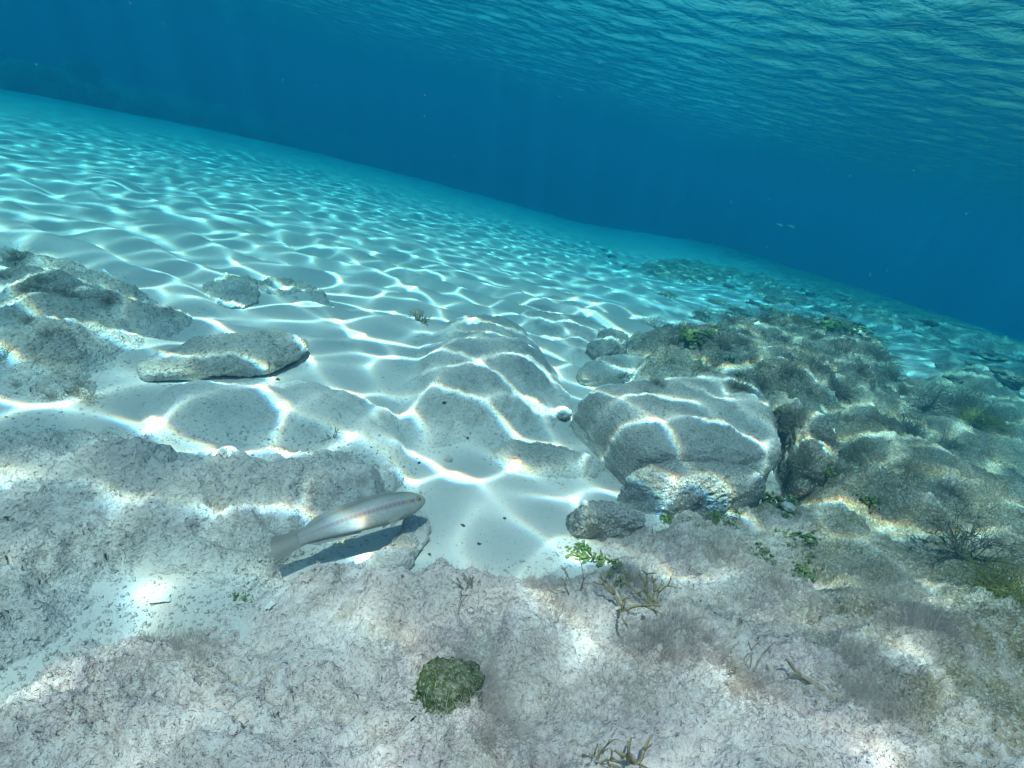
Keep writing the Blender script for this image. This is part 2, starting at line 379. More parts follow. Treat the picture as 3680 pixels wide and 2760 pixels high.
SAND = sand_material()
CREAM, GREY, DARKP = (0.56, 0.53, 0.47), (0.36, 0.345, 0.31), (0.10, 0.095, 0.08)
OLIVE, PINK, OCHRE, PURPLE = (0.13, 0.15, 0.05), (0.44, 0.33, 0.34), (0.38, 0.30, 0.14), (0.26, 0.18, 0.24)
ROCK_DUST = rock_material('dusted_limestone', (0.66, 0.635, 0.58), (0.54, 0.515, 0.46), (0.14, 0.13, 0.11), 0.75, (), 0.6, 3.0)
ROCK_GREY = rock_material('grey_limestone', (0.54, 0.52, 0.46), (0.40, 0.385, 0.34), DARKP, 0.25, ((OCHRE, 9, 0.62, 0.4),), 1.0, 8.0)
ROCK_LEFT = rock_material('mossy_limestone', (0.58, 0.55, 0.47), (0.42, 0.39, 0.32), DARKP, 0.4, (((0.24, 0.22, 0.15), 8, 0.55, 0.6),), 1.2, 13.0, 0.8)
ROCK_FORE = rock_material('crusted_limestone', (0.78, 0.665, 0.63), (0.62, 0.515, 0.475), (0.17, 0.13, 0.11), 0.3, (((0.52, 0.40, 0.42), 6, 0.50, 0.65), ((0.46, 0.37, 0.24), 8, 0.56, 0.55), ((0.20, 0.21, 0.09), 11, 0.63, 0.6), ((0.36, 0.27, 0.34), 17, 0.62, 0.55)), 1.2, 21.0, 1.0, 0.5, ((0.26, 0.20, 0.09), 0.2, 1.2, 0.9))
ROCK_DARK_OR_SHADED = rock_material('dark_or_shaded_limestone', (0.42, 0.405, 0.36), (0.29, 0.28, 0.25), (0.08, 0.075, 0.065), 0.2, ((OLIVE, 12, 0.62, 0.5),), 1.1, 44.0)  # darkened grey limestone; on front_stone the darkening is caustic shade put into the colour
ROCK_DOME = rock_material('dome_limestone', (0.56, 0.54, 0.49), (0.44, 0.425, 0.385), (0.12, 0.115, 0.10), 0.35, (), 0.8, 9.0)
ROCK_SHELF = rock_material('pitted_limestone', (0.68, 0.62, 0.575), (0.53, 0.48, 0.44), (0.13, 0.12, 0.105), 0.45, (((0.40, 0.36, 0.28), 9, 0.58, 0.5), (PINK, 8, 0.58, 0.45)), 1.4, 5.0, 0.85, 0.7)
ROCK_REEF = rock_material('algal_reef', (0.50, 0.43, 0.32), (0.24, 0.205, 0.13), (0.07, 0.065, 0.045), 0.08, (((0.15, 0.14, 0.08), 9, 0.5, 0.75), (OCHRE, 12, 0.6, 0.6), (OLIVE, 7, 0.6, 0.8)), 1.3, 34.0, 0.7)

# ------------------------------------------------------------------ sea floor
def build_floor():
    xs = axis(-2.4, 2.4, 0.022, -80, 80, 1.05, 3.0)
    ys = axis(0.2, 3.8, 0.022, -60, 90, 1.045, 3.0)
    X, Y = np.meshgrid(xs, ys)
    z = floor_z(X, Y)
    r = np.hypot(X, Y)
    # sand ripples: long wavy crests, steep on one side, in the open sand beyond the rocks
    ph = (Y + 0.22 * X) / 0.30 + 1.5 * fbm(X * 0.7, Y * 0.7, 3.3, 3, 0.5, 5)
    s = ph - np.floor(ph)
    rip = np.where(s < 0.72, s / 0.72, (1 - s) / 0.28)
    rip = rip * rip * (3 - 2 * rip)
    amp = sstep(1.25, 2.0, Y - 0.35 * X.clip(-2, 3)) * (1 - 0.5 * sstep(8, 16, r))
    amp *= 0.45 + 0.9 * np.clip(fbm(X * 0.9, Y * 0.9, 9.1, 2, 0.5, 11) + 0.35, 0, 1)
    amp *= 1 - 0.7 * sstep(0.8, 2.2, X)
    z = z + 0.058 * amp * (rip - 0.5)
    z = z + 0.022 * fbm(X * 1.3, Y * 1.3, 0.5, 3, 0.5, 21) + 0.004 * fbm(X * 9, Y * 9, 0.5, 3, 0.5, 31)
    # sandy hump behind the central rock, and rough rubble ground to the right
    z = z + 0.07 * np.exp(-(((X - 0.35) / 0.45) ** 2 + ((Y - 2.75) / 0.35) ** 2))
    rub = sstep(1.6, 2.6, X) * sstep(1.5, 2.5, Y)
    z = z + rub * (0.05 * fbm(X * 3, Y * 3, 2.5, 4, 0.6, 41))
    z = z + sstep(19, 25, r) * 0.35 * fbm(X * 0.2, Y * 0.2, 1.0, 3, 0.5, 51)
    me = np_mesh('seabed', np.stack([X, Y, z], -1), grid_quads(len(xs), len(ys)))
    o = link('seabed', me, SAND)
    return tag(o, kind='structure')

seabed = build_floor()
BVHS = []
def bvh_of(o):
    me = o.data
    n = len(me.vertices); co = np.empty(n * 3, np.float32); me.vertices.foreach_get('co', co)
    me.calc_loop_triangles()
    t = np.empty(len(me.loop_triangles) * 3, np.int32); me.loop_triangles.foreach_get('vertices', t)
    M = o.matrix_basis
    co = [M @ Vector(c) for c in co.reshape(-1, 3).tolist()] if M != Matrix() else co.reshape(-1, 3).tolist()
    return BVHTree.FromPolygons(co, t.reshape(-1, 3).tolist())
SOLID = []
def register(o):
    BVHS.append(bvh_of(o)); SOLID.append(o.name); return o
register(seabed)
HOSTS = ['sand']
def ground(x, y, top=0.62):
    """highest solid point and its normal below (x, y)"""
    bz, bn = -9, Vector((0, 0, 1))
    for k_, b in enumerate(BVHS):
        h, n, i, d = b.ray_cast(Vector((x, y, top)), Vector((0, 0, -1)))
        if h is not None and h.z > bz:
            bz = h.z; bn = n if n.z > 0 else -n; HOSTS[0] = k_
    return Vector((x, y, bz)), bn

# ------------------------------------------------------------------ rocks
def chaikin(P, n=2):
    P = np.array(P, float)
    for _ in range(n):
        Q = np.roll(P, -1, 0)
        P = np.stack([0.75 * P + 0.25 * Q, 0.25 * P + 0.75 * Q], 1).reshape(-1, 2)
    return P

def sdf(P, x, y):
    d2 = np.full(x.shape, 1e9); inside = np.zeros(x.shape, bool)
    A = P; B = np.roll(P, -1, 0)
    for (ax, ay), (bx, by) in zip(A, B):
        ex, ey = bx - ax, by - ay
        t = np.clip(((x - ax) * ex + (y - ay) * ey) / (ex * ex + ey * ey + 1e-12), 0, 1)
        d2 = np.minimum(d2, (x - ax - t * ex) ** 2 + (y - ay - t * ey) ** 2)
        c = (ay > y) != (by > y)
        inside ^= c & (x < ex * (y - ay) / (ey + 1e-12) + ax)
    return np.where(inside, 1, -1) * np.sqrt(d2)

def sheet_rock(name, key, mat, H, width, res, seed, rough=0.02, freq=7, pits=0.006, hfun=None, xs=None, ys=None, edge=0.02, power=2.0, fine=0.004, sand=0.6, holes=0.0):
    """a broad, low rock: rises from its outline, with lumps, ledges and pits; the skirt runs into the sand"""
    P = chaikin(DATA[key], 2)
    lo, hi = P.min(0) - 0.06, P.max(0) + 0.06
    if xs is None: xs = np.arange(lo[0], hi[0], res)
    if ys is None: ys = np.arange(lo[1], hi[1], res)
    X, Y = np.meshgrid(xs, ys)
    wx = edge * fbm(X * 9, Y * 9, 0.3, 4, 0.6, seed); wy = edge * fbm(X * 9, Y * 9, 7.3, 4, 0.6, seed + 3)
    d = sdf(P, X + wx, Y + wy)
    u = np.clip(d / width, 0, 1)
    prof = 1 - (1 - u) ** power
    h = H if hfun is None else hfun(X, Y)
    lump = fbm(X * freq, Y * freq, seed * 1.3, 5, 0.55, seed + 7)
    ridg = fbm(X * freq * 1.7, Y * freq * 1.7, seed * 0.7, 4, 0.55, seed + 17, True)
    pit = sstep(0.0, 0.35, worley(X * freq * 5 + 2 * lump, Y * freq * 5, seed + 2)) - 1
    grain = fbm(X * 60, Y * 60, 0.1, 3, 0.6, seed + 29)
    pit = pit - holes / max(pits, 1e-6) * (1 - sstep(0.05, 0.26, worley(X * 11 + 1.5 * lump, Y * 11 + 2 * ridg, seed + 5))) * sstep(0.0, 0.2, fbm(X * 4, Y * 4, 6.6, 2, 0.5, seed + 6))
    z = floor_z(X, Y) + prof * h + np.minimum(prof * 2, 1) * (rough * lump + 0.6 * rough * ridg + pits * pit + fine * grain)
    z = np.where(d > 0, z - 0.012 * (1 - np.minimum(prof * 3, 1)), floor_z(X, Y) - 0.015 + d * 1.5)
    nx, ny = len(xs), len(ys)
    q = grid_quads(nx, ny)
    keep = (d.ravel()[q] > -0.045).any(1)
    q = q[keep]
    used = np.zeros(nx * ny, bool); used[q.ravel()] = True
    idx = np.cumsum(used) - 1
    V = np.stack([X, Y, z], -1).reshape(-1, 3)[used]
    me = np_mesh(name, V, idx[q])
    rim = (sand * (1 - sstep(0.0, width * 0.9, d)) + 0.5 * sand * (1 - sstep(0.0, 0.04, z - floor_z(X, Y)))).ravel()[used]
    at = me.attributes.new('sandrim', 'FLOAT', 'POINT'); at.data.foreach_set('value', rim.astype(np.float32))
    o = link(name, me, mat)
    return register(o)

def boulder(name, key, mat, H, seed, rough=0.02, freq=9, e1=0.6, e2=0.8, amax=118, base=-0.01, tilt=(0, 0), nu=150, nv=70, pts=None, grain=0.003, flat=None):
    """a rounded block whose rim follows the traced outline and turns under itself at the foot"""
    P = chaikin(DATA[key] if pts is None else pts, 2)
    c = P.mean(0)
    th = np.linspace(0, 2 * math.pi, nu, endpoint=False)
    Rr = np.zeros(nu)
    A, B = P - c, np.roll(P, -1, 0) - c
    for k, t in enumerate(th):
        dx, dy = math.cos(t), math.sin(t)
        ex, ey = (B - A).T
        den = dx * ey - dy * ex
        den = np.where(np.abs(den) < 1e-12, 1e-12, den)
        s = (A[:, 0] * ey - A[:, 1] * ex) / den
        q = (A[:, 0] * dy - A[:, 1] * dx) / den
        ok = (s > 0) & (q >= -1e-6) & (q <= 1 + 1e-6)
        Rr[k] = s[ok].max() if ok.any() else 0.02
    a = np.radians(np.linspace(0, amax, nv))
    sr = np.abs(np.sin(a)) ** e1
    zr = np.sign(np.cos(a)) * np.abs(np.cos(a)) ** e2
    zr = np.where(zr < 0, zr * 1.3, zr)
    T, S = np.meshgrid(th, sr); _, Z = np.meshgrid(th, zr)
    X = c[0] + S * Rr * np.cos(T); Y = c[1] + S * Rr * np.sin(T)
    gz = float(floor_z(np.array(c[0]), np.array(c[1])))
    zeq = gz + base + H * 0.35
    Zw = zeq + Z * H * 0.65 + tilt[0] * (X - c[0]) + tilt[1] * (Y - c[1])
    # displace along the radial direction of the block
    Rm = max(Rr.mean(), 0.02)
    nxn, nyn, nzn = S * np.cos(T) / Rm, S * np.sin(T) / Rm, Z / (H * 0.65)
    ln = np.sqrt(nxn ** 2 + nyn ** 2 + nzn ** 2) + 1e-9
    dsp = rough * fbm(X * freq, Y * freq, Zw * freq, 5, 0.58, seed) + 0.5 * rough * fbm(X * freq * 2, Y * freq * 2, Zw * freq * 2, 4, 0.55, seed + 9, True)
    dsp = dsp + grain * fbm(X * 80, Y * 80, Zw * 80, 3, 0.6, seed + 19)
    X = X + dsp * nxn / ln; Y = Y + dsp * nyn / ln; Zw = Zw + dsp * nzn / ln
    V = np.stack([X, Y, Zw], -1)
    V[0, :, :] = V[0].mean(0)
    me = np_mesh(name, V, grid_quads(nu, nv, True)[:, ::-1])
    rim = 0.75 * (1 - sstep(0.0, 0.035, Zw - floor_z(X, Y)))
    at = me.attributes.new('sandrim', 'FLOAT', 'POINT'); at.data.foreach_set('value', rim.ravel().astype(np.float32))
    o = link(name, me, mat)
    return register(o)

def fore_height(X, Y):
    C = np.array(DATA['fore_ctrl']); num = 0; den = 0
    for cx, cyy, cz in C:
        w = 1 / ((X - cx) ** 2 + (Y - cyy) ** 2 + 0.012) ** 1.5
        num = num + w * (cz - floor_z(np.array(cx), np.array(cyy))); den = den + w
    h = num / den
    hum = fbm(X * 3.1, Y * 3.1, 4.4, 3, 0.5, 77)
    return np.maximum(h + 0.05 * hum, 0.015)

fore = sheet_rock('foreground_reef', 'fore_reef', ROCK_FORE, 0.1, 0.10, 0.006, 101, 0.032, 8, 0.011, fore_height,
                  axis(-0.75, 1.45, 0.0055, -1.3, 3.4, 1.03, 0.02), axis(0.22, 1.15, 0.0055, -0.9, 2.9, 1.03, 0.02), 0.04, 1.7, 0.008, 0.45, 0.022)
tag(fore, 'pale pinkish reef rock with algae fuzz, beside the sand pocket', 'rock')
lfore = sheet_rock('limestone_shelf', 'left_fore', ROCK_SHELF, 0.045, 0.22, 0.0055, 201, 0.034, 8, 0.012, None, None, None, 0.05, 1.6, 0.007, 0.6, 0.028)
tag(lfore, 'broad pitted grey limestone shelf under the fish tail', 'rock')
lreef = sheet_rock('mossy_rock', 'left_reef', ROCK_LEFT, 0.048, 0.22, 0.007, 301, 0.026, 8, 0.010, None, None, None, 0.04, 1.6, 0.006, 0.6, 0.035)
tag(lreef, 'brownish algae-speckled rock mass joining the overhanging slab', 'rock')
central = sheet_rock('domed_rock', 'central', ROCK_DOME, 0.085, 0.26, 0.008, 401, 0.020, 6, 0.006, None, None, None, 0.02, 1.6, 0.003)
tag(central, 'wide smooth sand-dusted rock dome crossed by bright caustic lines', 'rock')
dusted = sheet_rock('buried_rock', 'dusted', ROCK_DUST, 0.035, 0.14, 0.007, 451, 0.014, 6, 0.005, None, None, None, 0.03, 1.6, 0.003)
tag(dusted, 'nearly buried grey rock in sand between slab and pitted shelf', 'rock')
fdust = sheet_rock('buried_rock', 'far_dusted', ROCK_DOME, 0.05, 0.2, 0.010, 501, 0.016, 6, 0.004, None, None, None, 0.03, 1.6, 0.003)
tag(fdust, 'low grey rock half drowned in sand behind the smooth dome', 'rock')
flat = sheet_rock('buried_rock', 'flat_dusted', ROCK_GREY, 0.03, 0.06, 0.005, 551, 0.008, 9, 0.003, None, None, None, 0.012, 1.8, 0.003)
tag(flat, 'long flat grey rock sunk in the white sand pocket', 'rock')
mound = sheet_rock('reef_mound', 'reef_mound', ROCK_REEF, 0.20, 0.34, 0.010, 601, 0.05, 5, 0.012, None, None, None, 0.06, 1.7, 0.008)
tag(mound, 'large olive-brown reef mound bristling with algae behind the boulder', 'rock')
tag(boulder('overhanging_slab', 'left_slab', ROCK_LEFT, 0.030, 11, 0.012, 14, 0.6, 0.9, 134, 0.006, (-0.04, 0.05)), 'tongue-shaped slab with dark undercut edge jutting over sand', 'rock')
tag(boulder('small_rock', 'twin_a', ROCK_LEFT, 0.016, 12, 0.022, 14), 'stubby brown rock poking from rippled sand, shorter of a pair', 'rock')
tag(boulder('small_rock', 'twin_b', ROCK_LEFT, 0.013, 13, 0.02, 14), 'elongated brown rock poking from rippled sand, longer of a pair', 'rock')
tag(boulder('small_rock', 'dark_stone', ROCK_DARK_OR_SHADED, 0.10, 14, 0.02, 12), 'dark grey stone wedged between sandy rock and reef mound', 'rock')
tag(boulder('thin_slab', 'thin_slab', ROCK_GREY, 0.05, 15, 0.012, 14, 0.5, 0.7, 128, 0.005), 'thin grey slab lying on sand behind the big boulder', 'rock')
tag(boulder('boulder', 'boulder', ROCK_GREY, 0.15, 16, 0.020, 7, 0.36, 0.55, 124, -0.005, (0.03, -0.03), 170, 80), 'big flat-topped speckled grey boulder with undercut sandy side', 'rock')
tag(boulder('front_stone', 'front_stone', ROCK_DARK_OR_SHADED, 0.11, 17, 0.014, 9, 0.5, 0.75, 118, 0.0, (0, 0), 180, 80), 'smooth grey stone with caustic shade in its colour, leaning on the front of the boulder', 'rock')
tag(boulder('cleft_rock', 'crack_rock', ROCK_REEF, 0.17, 18, 0.03, 8, 0.6, 0.8, 120, 0.0), 'rough dark rock across the sandy cleft from the boulder', 'rock')
tag(boulder('pocket_stone', 'pocket_stone', ROCK_DARK_OR_SHADED, 0.085, 19, 0.014, 14, 0.55, 0.75), 'rounded grey stone at the edge of the sand pocket', 'rock')
tag(boulder('low_rock', 'fish_rock', ROCK_FORE, 0.022, 20, 0.012, 16, 0.8, 1.0, 100, -0.008), 'crusted low rock lying under the head of the fish', 'rock')
for k, (lab) in enumerate(['algae-dark rubble patch on turquoise sand behind the sandy hump', 'narrow rubble patch trailing from the hump toward the reef mound',
                           'faint dark rubble strip farthest out on the sand', 'rubble ridge just behind the algae mound', 'blue-hazed rubble ridge beyond the reef mound', 'pale rubble ledge beside the algae mound']):
    rk = sheet_rock('rubble_patch', 'patch%d' % k, ROCK_REEF, 0.05, 0.2, 0.022, 700 + 9 * k, 0.06, 5, 0.012, None, None, None, 0.10, 1.6, 0.008)
    tag(rk, lab, 'rubble')

# far reef bank
BANK = plain_material('weedy_bank', (0.30, 0.28, 0.20), (0.42, 0.39, 0.30), 3, 0.95, 0, 0.5)
def far_bank():
    C = np.array(DATA['bank'])
    t = np.linspace(0, len(C) - 1, 160)
    px = np.interp(t, range(len(C)), C[:, 0]); py = np.interp(t, range(len(C)), C[:, 1]); pz = np.interp(t, range(len(C)), C[:, 2])
    dx, dy = np.gradient(px), np.gradient(py); l = np.hypot(dx, dy); nx, ny = -dy / l, dx / l
    s = np.linspace(-2.2, 2.2, 40)
    X = px[None] + nx[None] * s[:, None]; Y = py[None] + ny[None] * s[:, None]
    prof = 1 - np.abs(s / 2.2) ** 1.7
    z = -3.2 + (pz[None] - 0.1 + 3.2) * prof[:, None] + 0.12 * fbm(X * 1.4, Y * 1.4, 2.2, 5, 0.6, 801) * (prof[:, None] + 0.2)
    o = link('reef_bank', np_mesh('reef_bank', np.stack([X, Y, z], -1), grid_quads(160, 40)), BANK)
    tag(o, 'long dim reef bank fading into blue beyond the sand edge', 'reef')
    return register(o)
far_bank()

# ------------------------------------------------------------------ water surface
def wave_field(L=8.0, N=2048, depth=1.75, seed=4):
    """one periodic tile of wind ripples, and how the refracting ripples focus the sun on the bed below"""
    rng = np.random.default_rng(seed)
    k1 = np.fft.fftfreq(N, L / N) * 2 * math.pi
    KX, KY = np.meshgrid(k1, k1)
    K = np.hypot(KX, KY) + 1e-9
    ang = np.arctan2(KY, KX)
    def spec(lam, sg, wind, spread):
        return np.exp(-(np.log(K * lam / (2 * math.pi)) / sg) ** 2) * (spread + np.cos(ang - wind) ** 2) / K
    S = spec(0.35, 0.65, R(58), 0.12) + 0.65 * spec(0.21, 0.45, R(118), 0.15) + 0.10 * spec(0.14, 0.40, R(90), 0.5)
    H = np.fft.fft2(rng.standard_normal((N, N))) * S
    H[0, 0] = 0
    h = np.real(np.fft.ifft2(H))
    lap = np.real(np.fft.ifft2(-K * K * H))
    sc = 1.0 / (0.25 * depth) / lap.std()          # ripple steepness that focuses near the bed
    h *= sc; H = H * sc
    M = 2 * N
    def upsample(F):
        G = np.zeros((M, M), complex)
        Fs = np.fft.fftshift(F); G[N // 2:N // 2 + N, N // 2:N // 2 + N] = Fs
        return np.real(np.fft.ifft2(np.fft.ifftshift(G))) * 4
    gx, gy = upsample(1j * KX * H).astype(np.float32), upsample(1j * KY * H).astype(np.float32)
    ii = (np.arange(M) * (N / M)).astype(np.float32)
    f = np.float32(0.25 * depth * N / L)
    u = (ii[None, :] - f * gx) % N; v = (ii[:, None] - f * gy) % N
    del gx, gy
    iu, iv = np.floor(u).astype(np.int32), np.floor(v).astype(np.int32)
    fu, fv = u - iu, v - iv
    acc = 0
    for a, wa in ((0, 1 - fu), (1, fu)):
        for b_, wb in ((0, 1 - fv), (1, fv)):
            acc = acc + np.bincount((((iv + b_) % N) * N + (iu + a) % N).ravel(), (wa * wb).ravel(), N * N)
    acc = np.fft.fft2(acc.reshape(N, N) / 4)
    # red, green and blue are bent a little differently, so they land slightly apart along the sun's slant
    out = []
    d = Vector((-sun_dir.x, -sun_dir.y)).normalized()
    for sh in (0.0035, 0.0, -0.0035):
        out.append(acc * np.exp(-1j * (KX * d.x * sh + KY * d.y * sh)))
    def level(sig):
        g = np.exp(-0.5 * (K * sig) ** 2)
        return [np.real(np.fft.ifft2(F * g)) for F in out], np.real(np.fft.ifft2(H * g))
    return [level(s) for s in (0.0032, 0.010, 0.03, 0.08)]

LV_S = [0.011, 0.036, 0.09]
LEVELS = wave_field()

def sample(A, X, Y, L=8.0):
    N = A.shape[0]
    u = (X / L * N) % N; v = (Y / L * N) % N
    iu, iv = np.floor(u).astype(np.int64), np.floor(v).astype(np.int64); fu, fv = u - iu, v - iv
    g = lambda a, b: A[(iv + b) % N, (iu + a) % N]
    return (1 - fv) * ((1 - fu) * g(0, 0) + fu * g(1, 0)) + fv * ((1 - fu) * g(0, 1) + fu * g(1, 1))

def build_surface():
    ox, oy = sun_dir.x / sun_dir.z * 1.72, sun_dir.y / sun_dir.z * 1.72
    xs = axis(-1.3 + ox, 1.1 + ox, 0.0082, -80, 80, 1.035, 3.0, (-4.5 + ox, 4 + ox, 0.034))
    ys = axis(0.8 + oy, 2.9 + oy, 0.0082, -60, 90, 1.035, 3.0, (-0.3 + oy, 7.0 + oy, 0.034))
    X, Y = np.meshgrid(xs, ys)
    sp = np.maximum(np.gradient(xs)[None, :], np.gradient(ys)[:, None])
    lvl = np.zeros(X.shape, int)
    for s in LV_S: lvl += sp > s
    h = np.zeros(X.shape); T = [np.zeros(X.shape) for _ in range(3)]
    for k, (ch, hh) in enumerate(LEVELS):
        msk = lvl == k
        if not msk.any(): continue
        h[msk] = sample(hh, X[msk], Y[msk])
        for c in range(3): T[c][msk] = 1 + (sample(ch[c], X[msk], Y[msk]) - 1) * (1, 1, 1.3, 2.0)[k]
    # light bound for the raised reef close by meets it before it comes to a focus: softer there
    near = 1 - sstep(0.55, 1.15, (Y - oy) - 0.25 * (X - ox))
    for c in range(3): T[c] = T[c] * (1 - near) + near * (0.45 + 0.55 * sample(LEVELS[1][0][c] * 0.5 + LEVELS[2][0][c] * 0.5, X, Y))
    fade = 1 - 0.75 * sstep(0.10, 0.6, sp)
    h = h * fade
    me = np_mesh('water_surface', np.stack([X, Y, SURFACE_Z + h], -1), grid_quads(len(xs), len(ys)))
    at = me.attributes.new('focus', 'FLOAT_COLOR', 'POINT')
    f = fade * (1 - 0.25 * sstep(5.0, 10.0, np.hypot(X - ox, Y - oy)))
    rgba = np.stack([1 + (0.2 + 0.8 * np.clip(t, 0.1, 9) - 1) * f for t in T] + [np.ones(X.shape)], -1).astype(np.float32)
    at.data.foreach_set('color', rgba.ravel())
    mt, nt, out = nodes('sea_surface'); b = NB(nt)
    co = b.n('ShaderNodeNewGeometry').outputs['Position']
    nb = b.bump(b.noise(co, 7.0, 4, 0.55, 0.3), 0.5, 0.045)
    # water to air: light inside the critical angle leaves and enters, everything flatter is mirrored
    fr = b.n('ShaderNodeFresnel'); fr.inputs[0].default_value = 1.333
    fr2 = b.n('ShaderNodeFresnel'); fr2.inputs[0].default_value = 1.333
    b.l(nb, fr2.inputs['Normal'])
    tr = b.n('ShaderNodeBsdfTransparent')
    a = b.n('ShaderNodeAttribute', _attribute_name='focus'); b.l(a.outputs['Color'], tr.inputs[0])
    gl = b.n('ShaderNodeBsdfGlossy'); gl.inputs['Roughness'].default_value = 0.13
    gl.inputs[0].default_value = (1, 1, 1, 1)
    b.l(nb, gl.inputs['Normal'])
    mx = b.n('ShaderNodeMixShader'); b.l(fr.outputs[0], mx.inputs[0])
    b.l(tr.outputs[0], mx.inputs[1]); b.l(gl.outputs[0], mx.inputs[2])
    b.l(mx.outputs[0], out.inputs[0])
    o = link('water_surface', me, mt)
    return tag(o, kind='structure')
surface = build_surface()

# ------------------------------------------------------------------ the water itself
def build_water():
    bm = bmesh.new(); bmesh.ops.create_cube(bm, size=1.0)
    for v in bm.verts:
        v.co = Vector((v.co.x * 170, v.co.y * 160 + 15, -4.5 if v.co.z < 0 else SURFACE_Z + 0.25))
    me = bpy.data.meshes.new('haze'); bm.to_mesh(me); bm.free()
    mt, nt, out = nodes('sea_water'); b = NB(nt)
    pv = b.n('ShaderNodeVolumePrincipled')
    D = 0.55
    s_s = (0.002, 0.047, 0.081)            # scattered per metre
    s_t = (0.46, 0.130, 0.112)             # lost per metre
    c = [s / D for s in s_s]
    ab = [max(0.0, 1 - ((t - s) / D) / (1 - s / D)) ** 2 for s, t in zip(s_s, s_t)]
    pv.inputs['Density'].default_value = D
    pv.inputs['Color'].default_value = (*c, 1)
    pv.inputs['Absorption Color'].default_value = (*ab, 1)
    pv.inputs['Anisotropy'].default_value = 0.0
    b.l(pv.outputs[0], out.inputs['Volume'])
    o = link('haze', me, mt)
    return tag(o, kind='stuff')
haze = build_water()

# ------------------------------------------------------------------ algae
TURF = plain_material('turf_strands', (0.58, 0.50, 0.45), (0.74, 0.66, 0.61), 25, 0.9, 0.5, 0.0, 0.0)
PUFF = plain_material('puff_strands', (0.29, 0.26, 0.185), (0.46, 0.41, 0.32), 30, 0.9, 0.4, 0.0, 0.0)
RIBBON = plain_material('ribbon_fronds', (0.44, 0.35, 0.17), (0.58, 0.49, 0.30), 40, 0.6, 0.35, 0.1, 0.2)
WIRE = plain_material('wiry_fronds', (0.36, 0.28, 0.18), (0.50, 0.41, 0.29), 60, 0.7, 0.2, 0.1, 0.1)
GREEN = plain_material('green_leaves', (0.13, 0.21, 0.045), (0.30, 0.37, 0.12), 55, 0.6, 0.3, 0.3, 0.2)
YELLOW = plain_material('yellow_leaves', (0.22, 0.23, 0.05), (0.36, 0.35, 0.12), 40, 0.7, 0.35, 0.2, 0.1)
PEBBLE = plain_material('pebble_shell', (0.48, 0.45, 0.39), (0.68, 0.66, 0.60), 70, 0.7, 0.0, 0.5, 0.2)
CHIP = plain_material('bleached_chip', (0.72, 0.71, 0.66), (0.84, 0.83, 0.79), 70, 0.6, 0.0, 0.3, 0.2)
SPECK = plain_material('dark_fragment', (0.05, 0.045, 0.035), (0.13, 0.11, 0.08), 90, 0.8)

def strands(base, direc, length, width, rng, bend=0.5, seg=3):
    """tapered, bent hair-thin blades: arrays in, one (V, quads) pair out"""
    n = len(base)
    d = direc / np.linalg.norm(direc, axis=1, keepdims=True)
    rv = rng.standard_normal((n, 3)); side = np.cross(d, rv); side /= np.linalg.norm(side, axis=1, keepdims=True) + 1e-9
    bv = rng.standard_normal((n, 3)) * bend
    V = []
    for k in range(seg + 1):
        t = k / seg
        c = base + d * (length * t)[:, None] + bv * (length * t * t * 0.5)[:, None]
        w = (width * (1 - 0.85 * t))[:, None]
        V += [c - side * w, c + side * w]
    V = np.stack(V, 1)
    i = np.arange(n)[:, None] * (2 * (seg + 1))
    q = np.concatenate([np.stack([i[:, 0] + 2 * k, i[:, 0] + 2 * k + 1, i[:, 0] + 2 * k + 3, i[:, 0] + 2 * k + 2], -1) for k in range(seg)])
    return V.reshape(-1, 3), q

def turf_on(rock, name, n, clouds, seed, region, lmin, lmax, mat, thr=0.05, wide=None, seg=3):
    """fuzz growing on a rock where a patchy growth field is high; far too many filaments to count"""
    rng = np.random.default_rng(seed)
    me = rock.data
    nv = len(me.vertices); co = np.empty(nv * 3, np.float32); me.vertices.foreach_get('co', co); co = co.reshape(-1, 3)
    no = np.empty(nv * 3, np.float32); me.vertices.foreach_get('normal', no); no = no.reshape(-1, 3)
    x0, x1, y0, y1 = region
    g = fbm(co[:, 0] * 5.5, co[:, 1] * 5.5, 3.1, 4, 0.6, seed)
    cl = np.zeros(nv)
    for cx, cyy, rr in clouds:
        cl = np.maximum(cl, np.exp(-(((co[:, 0] - cx) ** 2 + (co[:, 1] - cyy) ** 2) / rr ** 2)))
    cl = cl * (0.6 + 1.2 * np.clip(g + 0.25, 0, 1))
    wgt = np.clip(g - thr, 0, 1) * 0.5 + cl
    wgt *= (co[:, 0] > x0) & (co[:, 0] < x1) & (co[:, 1] > y0) & (co[:, 1] < y1) & (no[:, 2] > 0.15)
    wgt /= wgt.sum()
    pick = rng.choice(nv, n, p=wgt)
    b = co[pick] + rng.uniform(-0.004, 0.004, (n, 3)) * [1, 1, 0.2]
    d = no[pick] * 0.7 + [0.12, 0.05, 0.5] + rng.standard_normal((n, 3)) * 0.55
    d[:, 2] = np.abs(d[:, 2])
    ln = rng.uniform(lmin, lmax, n) * (0.5 + 0.8 * np.clip(cl[pick], 0, 1))
    V, q = strands(b, d, ln, rng.uniform(0.00018, 0.00042, n) if wide is None else rng.uniform(0.5 * wide, wide, n), rng, 0.8, seg)
    o = link(name, np_mesh(name, V, q, smooth=True), mat, rock)
    return tag(o, kind='stuff')

